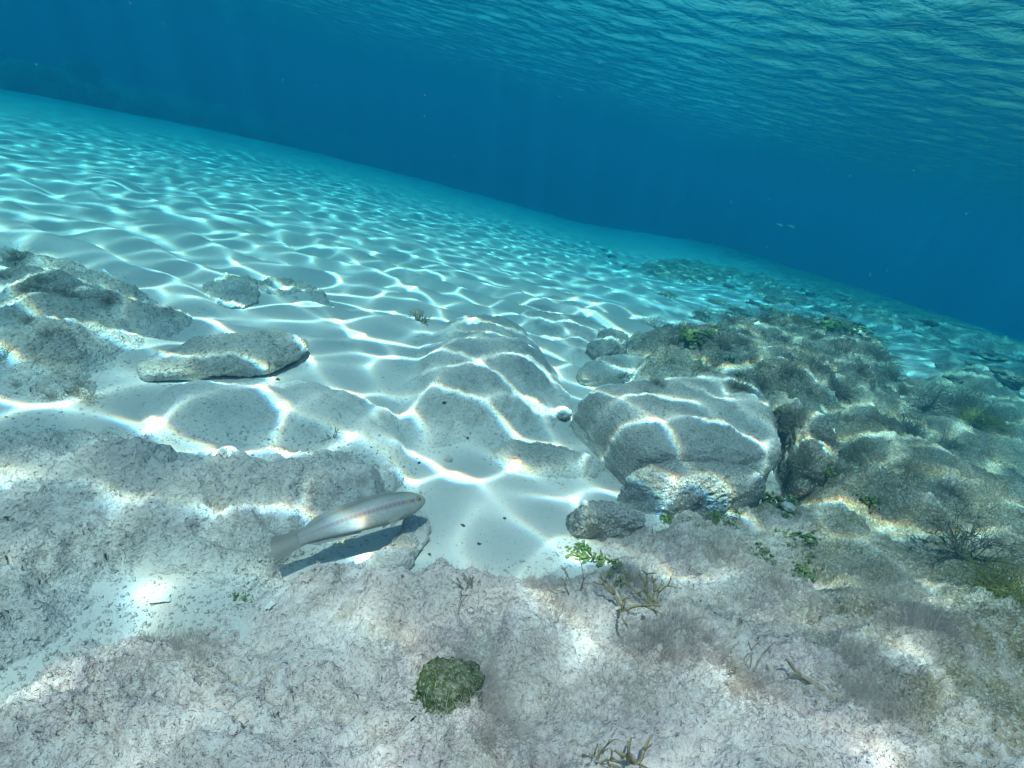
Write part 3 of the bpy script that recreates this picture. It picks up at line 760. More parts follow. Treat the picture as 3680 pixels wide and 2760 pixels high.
cl = [(p[0], p[1], r_) for p, r_ in zip(PICK.get('cloud', []), [.05, .05, .045, .05, .05, .04, .05, .04, .06, .05, .05, .05, .06, .045, .06, .05, .035, .045, .06])]
turf_on(fore, 'algae_turf', 32000, cl, 5, (-0.7, 1.5, 0.2, 1.5), 0.012, 0.03, TURF)
turf_on(lfore, 'algae_turf', 6000, [], 6, (-1, 0.2, 0.1, 1.2), 0.004, 0.010, TURF, 0.2)
turf_on(fore, 'crusty_turf', 56000, [], 15, (-0.7, 1.3, 0.2, 1.3), 0.004, 0.009, ROCK_FORE, -0.35, 0.0009, 2)
turf_on(lfore, 'crusty_turf', 26000, [], 16, (-1, 0.2, 0.1, 1.2), 0.003, 0.006, ROCK_SHELF, -0.25, 0.0008, 2)
turf_on(mound, 'algae_turf', 16000, [], 7, (-1, 4, 0.1, 5), 0.02, 0.05, PUFF)

def puff_mesh(seed, n=150, r=1.0):
    rng = np.random.default_rng(seed)
    a = rng.uniform(0, 2 * math.pi, n); e = np.arccos(rng.uniform(0.0, 1, n))
    d = np.stack([np.sin(e) * np.cos(a), np.sin(e) * np.sin(a), np.cos(e) * 0.9 + 0.1], -1)
    base = rng.standard_normal((n, 3)) * [0.28, 0.28, 0.05]
    ln = rng.uniform(0.5, 1.05, n)
    V, q = strands(base, d, ln, rng.uniform(0.010, 0.020, n), rng, 0.9, 3)
    # side twigs
    k = n * 2
    pi = rng.integers(0, n, k); t = rng.uniform(0.3, 0.95, k)
    b2 = base[pi] + d[pi] * (ln[pi] * t)[:, None]
    V2, q2 = strands(b2, d[pi] + rng.standard_normal((k, 3)) * 0.7, rng.uniform(0.15, 0.35, k), rng.uniform(0.006, 0.013, k), rng, 0.8, 2)
    return np_mesh('algae_puff', np.concatenate([V, V2]), np.concatenate([q, q2 + len(V)]))

PUFFS = [puff_mesh(900 + k) for k in range(5)]
for me in PUFFS: me.materials.append(PUFF)
rnd = random.Random(3)
def put(me, name, x, y, size, lab, cat, group=None, sq=1.0, sink=0.0, lean=0.25):
    p, nrm = ground(x, y)
    o = link(name, me)
    o.location = p - Vector((0, 0, sink))
    v = (nrm * lean + Vector((rnd.uniform(-.15, .15), rnd.uniform(-.15, .15), 1))).normalized()
    o.rotation_mode = 'QUATERNION'
    o.rotation_quaternion = v.to_track_quat('Z', 'Y') @ Matrix.Rotation(rnd.uniform(0, 6.28), 3, 'Z').to_quaternion()
    o.scale = (size, size, size * sq)
    return tag(o, lab, cat, group)
WHERE = {'reef_mound': 'on the face of the reef mound', 'foreground_reef': 'on the flat reef beyond the golden-brown bush', 'boulder': 'on top of the big grey boulder', 'cleft_rock': 'on the rough rock by the sandy cleft',
         'seabed': 'on open sand behind the reef mound', 'rubble_patch': 'on rubble behind the reef mound'}
for i, (x, y, mpp) in enumerate(PICK.get('puff', [])):
    pz, _ = ground(x, y); host = SOLID[HOSTS[0]].split('.')[0]
    wh = WHERE.get(host, 'beside the reef mound')
    if host == 'reef_mound' and pz.z > 0.24: wh = 'on the crest of the reef mound'
    put(PUFFS[i % 5], 'algae_puff', x, y, mpp * rnd.uniform(24, 42), 'wispy brown-grey algae puff ' + wh, 'seaweed', 'algae puffs ' + wh, rnd.uniform(0.7, 1.0), 0.004)
for i, (x, y, mpp) in enumerate(PICK.get('leftpuff', [])):
    put(PUFFS[(i + 2) % 5], 'algae_puff', x, y, mpp * rnd.uniform(16, 30), 'short brown algae puff growing on the brownish rock mass', 'seaweed', 'algae puffs on the brownish rock', 0.7, 0.004)

# ribbon and wire algae: forked fronds, each its own part
def frond_path(rng, p, d, L, w, depth, out, wobble=0.35, fork=0.55):
    pts = [p.copy()]; n = 5
    side = rng.standard_normal(3) * wobble
    for k in range(n):
        d = d + side / n + rng.standard_normal(3) * 0.12; d /= np.linalg.norm(d)
        p = p + d * L / n; pts.append(p.copy())
    out.append((np.array(pts), w))
    if depth > 0:
        ax = rng.standard_normal(3); ax -= d * ax.dot(d); ax /= np.linalg.norm(ax)
        for s in (-1, 1):
            nd = d + s * ax * fork * rng.uniform(0.7, 1.3); nd[2] += 0.12
            frond_path(rng, p, nd / np.linalg.norm(nd), L * rng.uniform(0.6, 0.85), w * 0.72, depth - 1, out, wobble, fork)

def tubes(paths, flat=0.25, taper=True):
    V, Q = [], []
    for pts, w in paths:
        n = len(pts); tg = np.gradient(pts, axis=0); tg /= np.linalg.norm(tg, axis=1, keepdims=True) + 1e-9
        ref = np.array([0.3, -0.8, 0.5]); sd = np.cross(tg, ref); sd /= np.linalg.norm(sd, axis=1, keepdims=True) + 1e-9
        nn = np.cross(sd, tg)
        ws = w * (np.linspace(1.0, 0.6, n) if taper else np.ones(n))[:, None]
        b0 = sum(len(v) for v in V)
        ring = np.stack([pts + sd * ws, pts + nn * ws * flat, pts - sd * ws, pts - nn * ws * flat], 1)
        V.append(ring.reshape(-1, 3))
        for k in range(n - 1):
            for j in range(4):
                a = b0 + 4 * k + j; c = b0 + 4 * k + (j + 1) % 4
                Q.append((a, c, c + 4, a + 4))
        Q.append((b0 + 3, b0 + 2, b0 + 1, b0)); e = b0 + 4 * (n - 1); Q.append((e, e + 1, e + 2, e + 3))
    return np.concatenate(V), Q

def seaweed(name, x, y, size, nf, seed, mat, lab, wid=0.05, depth=2, flat=0.25, spread=0.7, lie=None, fork=0.55):
    rng = np.random.default_rng(seed)
    p, nrm = ground(x, y)
    root = empty(name, p - Vector((0, 0, 0.003)))
    tag(root, lab, 'seaweed')
    for k in range(nf):
        d = np.array([*(rng.standard_normal(2) * spread), 1.0])
        if lie is not None: d = np.array([lie[0], lie[1], lie[2] if len(lie) > 2 else 0.12]) + rng.standard_normal(3) * 0.15
        d /= np.linalg.norm(d)
        out = []
        frond_path(rng, np.array([*(rng.standard_normal(2) * size * 0.08), 0.0]), d, size * 0.42 * rng.uniform(0.7, 1.1), size * wid, depth, out, 0.35, fork)
        V, Q = tubes(out, flat)
        link('frond', np_mesh('frond', V, Q), mat, root)
    return root

pk = PICK
if pk:
    m_ = lambda key, i, px: pk[key][i][2] * px
    P2 = lambda key, i: pk[key][i][:2]
    seaweed('ribbon_algae', *P2('ribbon', 0), m_('ribbon', 0, 76), 4, 41, RIBBON, 'tan forked ribbon seaweed with broad antler-like fronds on pinkish reef', 0.055, 2, 0.2, 0.55)
    seaweed('ribbon_algae', *P2('ribbon', 1), m_('ribbon', 1, 72), 5, 52, RIBBON, 'bushier tan ribbon seaweed beside the antler-like one', 0.05, 2, 0.2, 0.6)
    seaweed('thin_algae', *P2('thin', 0), m_('thin', 0, 75), 3, 61, WIRE, 'thin brown fan-shaped seaweed sprig left of the ribbon seaweeds'.replace(' left of', ' near'), 0.022, 2, 0.5, 0.4)
    seaweed('thin_algae', *P2('thin', 1), m_('thin', 1, 55), 3, 62, WIRE, 'tiny upright brown sprig beside the fan-shaped one', 0.025, 1, 0.5, 0.25)
    seaweed('thin_algae', *P2('thin', 2), m_('thin', 2, 120), 3, 63, WIRE, 'tall thin brown stalk rising out of the reef turf', 0.02, 1, 0.5, 0.35)
    seaweed('thin_algae', *P2('thin', 3), m_('thin', 3, 70), 3, 64, WIRE, 'short brown sprig at the foot of the tall thin stalk', 0.025, 1, 0.5, 0.35)
    seaweed('wiry_algae', *P2('wiry', 0), m_('wiry', 0, 62), 4, 71, WIRE, 'reddish-brown wiry seaweed at the near rim of the sand pocket', 0.03, 2, 0.7, 0.7)
    seaweed('wiry_algae', *P2('wiry', 1), m_('wiry', 1, 34), 22, 72, PUFF, 'bushy brown tuft standing alone on the sand by the dome', 0.03, 2, 0.6, 0.9)
    seaweed('wiry_algae', *P2('wiry', 2), m_('wiry', 2, 38), 5, 73, WIRE, 'tiny wiry sprig on the half-buried grey rock', 0.03, 1, 0.6, 0.6)
    seaweed('fallen_algae', *P2('fallen', 0), m_('fallen', 0, 170), 2, 81, WIRE, 'loose brown stem lying flat across the reef', 0.03, 1, 0.6, 0.3, (-0.9, -0.1, 0.05), 0.2)
    seaweed('fallen_algae', *P2('fallen', 1), m_('fallen', 1, 90), 4, 82, RIBBON, 'tan forked seaweed at the lower reef, thinner of two neighbours', 0.035, 1, 0.3, 0.5)
    seaweed('fallen_algae', *P2('fallen', 2), m_('fallen', 2, 110), 5, 83, RIBBON, 'broad tan forked seaweed lowest on the reef', 0.045, 1, 0.3, 0.5)
    seaweed('brown_bush_algae', *P2('bush', 0), m_('bush', 0, 85), 22, 91, PUFF, 'large golden-brown bushy seaweed on the high side of the reef', 0.028, 3, 0.4, 0.9)
    seaweed('brown_bush_algae', *P2('bush', 1), m_('bush', 1, 52), 24, 92, PUFF, 'brown branching bush where the reef mound meets the flat reef', 0.022, 3, 0.5, 0.7)
    seaweed('brown_bush_algae', *P2('bush', 2), m_('bush', 2, 44), 22, 93, PUFF, 'lower brown bush beside the branching one', 0.022, 3, 0.5, 0.9)

# leafy green clumps
def leaf_clump(seed, n=80, flat=0.6):
    rng = np.random.default_rng(seed); V = []; T = []
    cen = rng.standard_normal((7, 3)) * [0.42, 0.42, 0.12]
    for k in range(n):
        c = cen[k % 7] * 0.8 + np.clip(rng.standard_normal(3), -1.6, 1.6) * [0.24, 0.24, 0.2]; c[2] = abs(c[2]) * flat
        nrm = c * [0.6, 0.6, 1.0] + [0, 0, 0.5] + rng.standard_normal(3) * 0.5; nrm /= np.linalg.norm(nrm)
        a = np.cross(nrm, rng.standard_normal(3)); a /= np.linalg.norm(a); b = np.cross(nrm, a)
        r = rng.uniform(0.10, 0.21); b0 = len(V); m8 = 7
        for j in range(m8):
            t = 2 * math.pi * j / m8; rr = r * (0.8 + 0.35 * math.sin(2 * t + k))
            V.append(c + a * rr * math.cos(t) + b * rr * math.sin(t) * 0.8 - nrm * r * 0.15)
        V.append(c + nrm * r * 0.18); V.append(c - nrm * r * 0.45)
        for j in range(m8):
            T.append((b0 + j, b0 + (j + 1) % m8, b0 + m8)); T.append((b0 + (j + 1) % m8, b0 + j, b0 + m8 + 1))
    return np_mesh('green_algae', V, None, T)
CL = [leaf_clump(300 + k) for k in range(4)]
CLY = [puff_mesh(330 + k, 420) for k in range(2)]
for me in CL: me.materials.append(GREEN)
for me in CLY: me.materials.append(YELLOW)
gsz = [34, 24, 28, 26, 18, 22, 34, 26, 22, 26, 20, 24, 34, 22, 18, 30, 34, 28, 16, 22, 26, 16]
for i, (x, y, mpp) in enumerate(pk.get('green', [])):
    far = y > 1.3
    put(CL[i % 4], 'green_algae', x, y, mpp * gsz[i] * 1.5, 'leafy green algae clump growing on the reef mound' if far else ('olive algae clump in the shelf crevice' if i == 20 else 'small leafy green algae clump clinging to the pinkish reef rim'),
        'seaweed', None if i == 20 else ('green clumps on the reef mound' if far else 'green clumps along the pinkish reef'), rnd.uniform(0.6, 0.9), 0.004, 0.6)
if pk:
    x, y, mpp = pk['yellow'][0]; put(CLY[0], 'yellow_algae', x, y, mpp * 60, 'big yellow-green algae cushion on the high side of the reef', 'seaweed', None, 0.9, 0.01)
    x, y, mpp = pk['yellow'][1]; put(CLY[1], 'yellow_algae', x, y, mpp * 36, 'small yellow-green algae cushion beside the brown bushes', 'seaweed', None, 0.6, 0.004)

# green algae ball with sand grains stuck to it
def algae_ball(x, y, r):
    p, nrm = ground(x, y)
    mt, nt, out = nodes('algae_ball'); b = NB(nt)
    co = b.n('ShaderNodeNewGeometry').outputs['Position']
    col = b.mix(b.noise(co, 55, 4), (0.03, 0.055, 0.012), (0.10, 0.125, 0.03))
    gr = b.noise(co, 330, 3, 0.7)
    col = b.mix(b.ramp(gr, [(0.55, 0.0), (0.66, 0.9)]), col, (0.45, 0.45, 0.38))
    sep = b.n('ShaderNodeSeparateXYZ'); b.l(b.n('ShaderNodeNewGeometry').outputs['Normal'], sep.inputs[0])
    du = b.math('MULTIPLY', b.ramp(sep.outputs[2], [(0.7, 0.0), (0.98, 0.5)]), b.ramp(b.noise(co, 130, 4, 0.7), [(0.42, 0.0), (0.6, 1.0)]))
    col = b.mix(du, col, (0.40, 0.40, 0.34))
    q = b.n('ShaderNodeBsdfPrincipled'); b.l(col, q.inputs[0]); q.inputs['Roughness'].default_value = 0.8
    q.inputs['Specular IOR Level'].default_value = 0.15
    b.l(b.bump(gr, 0.8, 0.003), q.inputs['Normal']); b.l(q.outputs[0], out.inputs[0])
    bm = bmesh.new(); bmesh.ops.create_icosphere(bm, subdivisions=5, radius=1.0)
    V = np.array([v.co[:] for v in bm.verts])
    dsp = 1 + 0.34 * fbm(V[:, 0] * 1.4, V[:, 1] * 1.4, V[:, 2] * 1.4, 3, 0.5, 61) + 0.09 * fbm(V[:, 0] * 6, V[:, 1] * 7, V[:, 2] * 7, 3, 0.6, 62)
    for v, s in zip(bm.verts, dsp): v.co = Vector((v.co.x * s * r, v.co.y * s * r * 1.12, v.co.z * s * r * 0.85))
    me = bpy.data.meshes.new('algae_ball'); bm.to_mesh(me); bm.free()
    me.polygons.foreach_set('use_smooth', np.ones(len(me.polygons), bool))
    root = empty('algae_ball', p)
    tag(root, 'round dark green algae ball dusted with grains on the reef', 'seaweed')
    o = link('body', me, mt, root); o.location = (0, 0, r * 0.38)
    rng = np.random.default_rng(8); n = 260
    a = rng.uniform(0, 6.28, n)
    bs = np.stack([np.cos(a) * r * 0.85, np.sin(a) * r * 0.95, np.full(n, r * 0.1)], -1)
    V, q = strands(bs, np.stack([np.cos(a), np.sin(a), rng.uniform(-0.1, 0.5, n)], -1), rng.uniform(0.004, 0.012, n), np.full(n, 0.0011), rng, 0.6, 2)
    for k, (ax, ay) in enumerate([(-0.7, -0.6), (0.2, -0.95), (0.75, -0.55), (-0.85, 0.3)]):
        fr = link('leaf_frill', CL[k], None, root); fr.location = (ax * r, ay * r, r * 0.08); fr.scale = (r * 0.5,) * 3
    tag(link('fringe', np_mesh('fringe', V, q), YELLOW, root), kind='stuff')
if pk: algae_ball(pk['ball'][0][0], pk['ball'][0][1], pk['ball'][0][2] * 55)

# ------------------------------------------------------------------ pebbles, chips, rubble, coral heads
def blob(name, seed, mat, sub=3, sq=(1, 0.8, 0.6), amp=0.25, f=1.3):
    bm = bmesh.new(); bmesh.ops.create_icosphere(bm, subdivisions=sub, radius=1.0)
    V = np.array([v.co[:] for v in bm.verts])
    d = 1 + amp * fbm(V[:, 0] * f, V[:, 1] * f, V[:, 2] * f, 5, 0.6, seed) * 1.6
    for v, s in zip(bm.verts, d): v.co = Vector((v.co.x * s * sq[0], v.co.y * s * sq[1], v.co.z * s * sq[2]))
    me = bpy.data.meshes.new(name); bm.to_mesh(me); bm.free()
    me.polygons.foreach_set('use_smooth', np.ones(len(me.polygons), bool))
    me.materials.append(mat)
    return me
PEBL = ['pale oval pebble at the left tip of the big boulder', 'pale pebble wedged in the cleft mouth by the boulder', 'small brown pebble below the cleft', 'rounded pebble on the long flat rock',
        'small pebble on bright sand near the fish nose', 'white shell fragment above the rounded grey stone']
PEBL[0] = 'pale oval pebble touching the tip of the big boulder'
psz = [22, 21, 13, 14, 10, 9]
for i, (x, y, mpp) in enumerate(pk.get('pebble', [])):
    put(blob('pebble', 500 + i, CHIP if i == 5 else PEBBLE, 4, (1, 0.85, 0.65), 0.15), 'pebble', x, y, mpp * psz[i], PEBL[i], 'shell' if i == 5 else 'pebble', None, 1, -mpp * psz[i] * 0.3)
for i, (x, y, mpp) in enumerate(pk.get('chip', [])):
    bm = bmesh.new(); bmesh.ops.create_cube(bm, size=1.0)
    bmesh.ops.subdivide_edges(bm, edges=bm.edges, cuts=3, use_grid_fill=True)
    for v in bm.verts:
        n = perlin(v.co.x * 2.3 + i, v.co.y * 2.3, v.co.z + 0.5, 9 + i)
        v.co = Vector((v.co.x * (1 + 0.7 * float(n)), v.co.y * 1.7 * (1 + 0.6 * float(n)), v.co.z * 0.16))
    bmesh.ops.bevel(bm, geom=[e for e in bm.edges if e.is_boundary], offset=0.02)
    me = bpy.data.meshes.new('shell_chip'); bm.to_mesh(me); bm.free(); me.materials.append(CHIP)
    put(me, 'shell_chip', x, y, mpp * (15, 10)[i], ['flat white shell chip on the sand beside the pitted shelf', 'small cream shell chip on the gravelly rock'][i], 'shell', None, 1, -0.004)
for i, (x, y, mpp) in enumerate(pk.get('speck', [])):
    put(blob('dark_fragment', 560 + i, SPECK, 2, (1, 0.8, 0.6), 0.4), 'dark_fragment', x, y, mpp * rnd.uniform(3.0, 5.0), 'tiny dark fragment lying on pale sand or dusted rock', 'fragment', 'dark fragments on the pale sand', 1, 0)

STN = [blob('rubble_stone', 620 + k, ROCK_REEF, 4, (1, 0.8, 0.55), 0.35, 1.6) for k in range(5)]
rng_r = random.Random(12)
cnt = 0
while cnt < 80:
    az = R(rng_r.uniform(4, 50)); rr = rng_r.uniform(3.2, 8.0)
    x, y = rr * math.sin(az), rr * math.cos(az)
    if x < 0.6: continue
    if rng_r.random() > (x - 0.4) / 2.4: continue
    put(STN[cnt % 5], 'rubble_stone', x, y, rng_r.uniform(0.03, 0.10), 'algae-stained rubble stone strewn over the sand beyond the reef mound', 'stone', 'rubble stones beyond the reef mound', rng_r.uniform(0.6, 1.0), 0.008)
    cnt += 1
def gravel():
    rng = np.random.default_rng(31); pts = []
    for key, n in (('fore_reef', 5000), ('left_fore', 3000), ('left_reef', 1200), ('central', 1500), ('flat_dusted', 500), ('boulder', 700), ('left_slab', 500)):
        P = chaikin(DATA[key], 1); A, B = P, np.roll(P, -1, 0)
        ok = (np.abs(A) < 2.4).all(1) & (np.abs(B) < 2.4).all(1) & (A[:, 1] > 0.1); A, B = A[ok], B[ok]
        ln = np.hypot(*(B - A).T); k = rng.choice(len(A), n, p=ln / ln.sum())
        pts.append(A[k] + (B[k] - A[k]) * rng.uniform(0, 1, (n, 1)) + rng.standard_normal((n, 2)) * 0.022)
    pts.append(np.stack([rng.uniform(-1.0, 0.6, 3000), rng.uniform(0.5, 1.9, 3000)], -1))
    pts = np.concatenate(pts)
    o_ = np.array([[1, 0, 0], [-1, 0, 0], [0, 1, 0], [0, -1, 0], [0, 0, 1], [0, 0, -1]], float)
    C = np.array([ground(float(x), float(y))[0][:] for x, y in pts])
    n = len(C); s = 0.0009 + 0.0032 * rng.uniform(0, 1, n) ** 3; s[-3000:] *= 0.6
    V = (C[:, None, :] + o_[None] * s[:, None, None] * rng.uniform(0.6, 1.4, (n, 6, 1)) * [1, 1, 0.7]).reshape(-1, 3)
    t = np.array([[0, 2, 4], [2, 1, 4], [1, 3, 4], [3, 0, 4], [2, 0, 5], [1, 2, 5], [3, 1, 5], [0, 3, 5]])
    T = (t[None] + (np.arange(n) * 6)[:, None, None]).reshape(-1, 3)
    mt = plain_material('shell_gravel', (0.30, 0.27, 0.22), (0.80, 0.77, 0.71), 230, 0.9, 0, 0.2)
    tag(link('gravel', np_mesh('gravel', V, None, T, False), mt), kind='stuff')
if pk: gravel()
HEAD = plain_material('coral_head', (0.14, 0.14, 0.10), (0.24, 0.23, 0.15), 9, 0.95, 0, 0.8)
HD = [blob('coral_head', 660 + k, HEAD, 4, (1, 1, 0.8), 0.3, 2.0) for k in range(3)]
for i, (x, y, z) in enumerate(DATA['heads']):
    o = link('coral_head', HD[i % 3]); s = rnd.uniform(0.32, 0.5)
    o.location = (x, y, z); o.scale = (s, s, s * 1.1); o.rotation_euler = (0, 0, i * 1.7)
    tag(o, 'dark round coral head at the foot of the dim reef bank', 'coral', 'coral heads along the reef bank')

# ------------------------------------------------------------------ fish
def fish_material(simple=False):
    mt, nt, out = nodes('fish_skin'); b = NB(nt)
    at = b.n('ShaderNodeAttribute', _attribute_name='skin'); sp = b.n('ShaderNodeSeparateXYZ'); b.l(at.outputs['Vector'], sp.inputs[0])
    s, v = sp.outputs[0], sp.outputs[1]                      # s: snout 0 to tail 1, v: belly -1 to back 1
    vv = b.math('ADD', b.math('MULTIPLY', v, 0.5), 0.5)
    col = b.ramp(vv, [(0.0, (0.36, 0.345, 0.31)), (0.22, (0.52, 0.51, 0.485)), (0.5, (0.50, 0.515, 0.50)), (0.72, (0.45, 0.485, 0.49)), (0.9, (0.29, 0.305, 0.28)), (1.0, (0.19, 0.20, 0.175))])
    col = b.mix(b.ramp(s, [(0.02, 0.85), (0.17, 0.0)]), col, (0.58, 0.57, 0.46))          # creamy head
    col = b.mix(b.ramp(s, [(0.45, 0.0), (0.95, 0.6)]), col, (0.31, 0.295, 0.27))           # duller towards the tail
    def band(val, c, w, soft):
        d = b.math('ABSOLUTE', b.math('SUBTRACT', val, c))
        return b.ramp(d, [(w, 1.0), (w + soft, 0.0)])
    wv = b.n('ShaderNodeTexWave'); wv.inputs['Scale'].default_value = 11; wv.inputs['Distortion'].default_value = 1.5
    b.l(at.outputs['Vector'], wv.inputs['Vector'])
    st = b.math('MULTIPLY', band(v, 0.20, 0.06, 0.12), b.ramp(s, [(0.10, 1.0), (0.6, 0.75), (0.85, 0.1)]))
    st = b.math('MULTIPLY', st, b.ramp(wv.outputs['Fac'], [(0.1, 0.55), (0.7, 1.0)]))
    st = b.math('MULTIPLY', st, b.ramp(s, [(0.085, 0.0), (0.11, 1.0)]))
    col = b.mix(b.math('MULTIPLY', st, 0.72), col, (0.20, 0.10, 0.11))
    sn = b.math('MULTIPLY', band(v, 0.24, 0.13, 0.12), b.ramp(s, [(0.012, 0.0), (0.03, 0.8), (0.09, 0.8), (0.125, 0.35)]))
    col = b.mix(b.math('MULTIPLY', sn, 0.75), col, (0.52, 0.27, 0.30))                    # pink snout stripe
    wl = b.n('ShaderNodeTexWave'); wl.inputs['Scale'].default_value = 16; b.l(at.outputs['Vector'], wl.inputs['Vector'])
    ll = b.math('MULTIPLY', band(v, 0.56, 0.012, 0.03), b.ramp(wl.outputs['Fac'], [(0.45, 0.0), (0.6, 1.0)]))
    ll = b.math('MULTIPLY', ll, b.ramp(s, [(0.16, 0.0), (0.2, 0.6), (0.6, 0.35), (0.7, 0.0)]))
    col = b.mix(ll, col, (0.15, 0.20, 0.30))                                              # dotted lateral line
    def spot(s0, v0, ks, r0, r1, c, amt):
        ds = b.math('MULTIPLY', b.math('SUBTRACT', s, s0), ks); dv = b.math('SUBTRACT', v, v0)
        dd = b.math('SQRT', b.math('ADD', b.math('MULTIPLY', ds, ds), b.math('MULTIPLY', dv, dv)))
        return b.mix(b.math('MULTIPLY', b.ramp(dd, [(r0, 1.0), (r1, 0.0)]), amt), col, c)
    col = spot(0.108, 0.20, 9, 0.03, 0.10, (0.16, 0.06, 0.10), 0.9)
    col = spot(0.148, 0.20, 9, 0.09, 0.13, (0.55, 0.55, 0.12), 0.9)
    col = spot(0.150, 0.20, 9, 0.03, 0.055, (0.14, 0.13, 0.06), 0.8)
    op = b.math('ABSOLUTE', b.math('SUBTRACT', b.math('ADD', s, b.math('MULTIPLY', b.math('MULTIPLY', v, v), 0.06)), 0.175))
    col = b.mix(b.math('MULTIPLY', b.ramp(op, [(0.001, 1.0), (0.005, 0.0)]), b.ramp(vv, [(0.1, 0.5), (0.55, 0.0)])), col, (0.30, 0.29, 0.26))   # gill cover edge
    sc = b.n('ShaderNodeMapping'); b.l(at.outputs['Vector'], sc.inputs[0]); sc.inputs['Scale'].default_value = (55, 11, 1)
    vo = b.voro(sc.outputs[0], 1.0)
    col = b.mix(b.ramp(vo, [(0.3, 0.0), (0.75, 0.35)]), col, (0.22, 0.25, 0.25))
    p = b.n('ShaderNodeBsdfPrincipled'); b.l(col, p.inputs[0]); p.inputs['Roughness'].default_value = 0.62
    p.inputs['Specular IOR Level'].default_value = 0.12
    b.l(b.bump(vo, 0.10, 0.0006), p.inputs['Normal'])
    b.l(p.outputs[0], out.inputs[0])
    return mt

def fin_material():
    mt, nt, out = nodes('fish_fin'); b = NB(nt)
    at = b.n('ShaderNodeAttribute', _attribute_name='skin')
    mp = b.n('ShaderNodeMapping'); b.l(at.outputs['Vector'], mp.inputs[0]); mp.inputs['Scale'].default_value = (1, 1, 1)
    w = b.n('ShaderNodeTexWave', _bands_direction='Y'); b.l(mp.outputs[0], w.inputs['Vector']); w.inputs['Scale'].default_value = 4.5
    w.inputs['Distortion'].default_value = 0.6
    col = b.mix(b.ramp(w.outputs['Fac'], [(0.2, 0.0), (0.8, 1.0)]), (0.40, 0.38, 0.35), (0.54, 0.52, 0.49))
    p = b.n('ShaderNodeBsdfPrincipled'); b.l(col, p.inputs[0]); p.inputs['Roughness'].default_value = 0.6
    t = b.n('ShaderNodeBsdfTranslucent'); b.l(col, t.inputs[0])
    tr = b.n('ShaderNodeBsdfTransparent')
    m1 = b.n('ShaderNodeMixShader'); m1.inputs[0].default_value = 0.4; b.l(p.outputs[0], m1.inputs[1]); b.l(t.outputs[0], m1.inputs[2])
    m2 = b.n('ShaderNodeMixShader'); b.l(b.ramp(w.outputs['Fac'], [(0.2, 0.42), (0.8, 0.15)]), m2.inputs[0])
    b.l(m1.outputs[0], m2.inputs[1]); b.l(tr.outputs[0], m2.inputs[2]); b.l(m2.outputs[0], out.inputs[0])
    return mt
SKIN, FIN = fish_material(), fin_material()
SILVER = plain_material('pale_fish_skin', (0.34, 0.60, 0.66), (0.42, 0.68, 0.74), 200, 0.5, 0, 0.0, 0.2)
IRIS = plain_material('fish_iris', (0.45, 0.40, 0.10), (0.60, 0.55, 0.22), 400, 0.3, 0, 0.0, 0.5)
RIM = plain_material('fish_eye_rim', (0.10, 0.10, 0.06), (0.16, 0.15, 0.09), 400, 0.4, 0, 0.0, 0.4)
PUPIL = plain_material('fish_pupil', (0.006, 0.006, 0.006), (0.01, 0.01, 0.01), 100, 0.12, 0, 0.0, 0.6)

def set_skin(me, arr):
    a = me.attributes.new('skin', 'FLOAT_VECTOR', 'POINT'); a.data.foreach_set('vector', np.asarray(arr, np.float32).ravel())

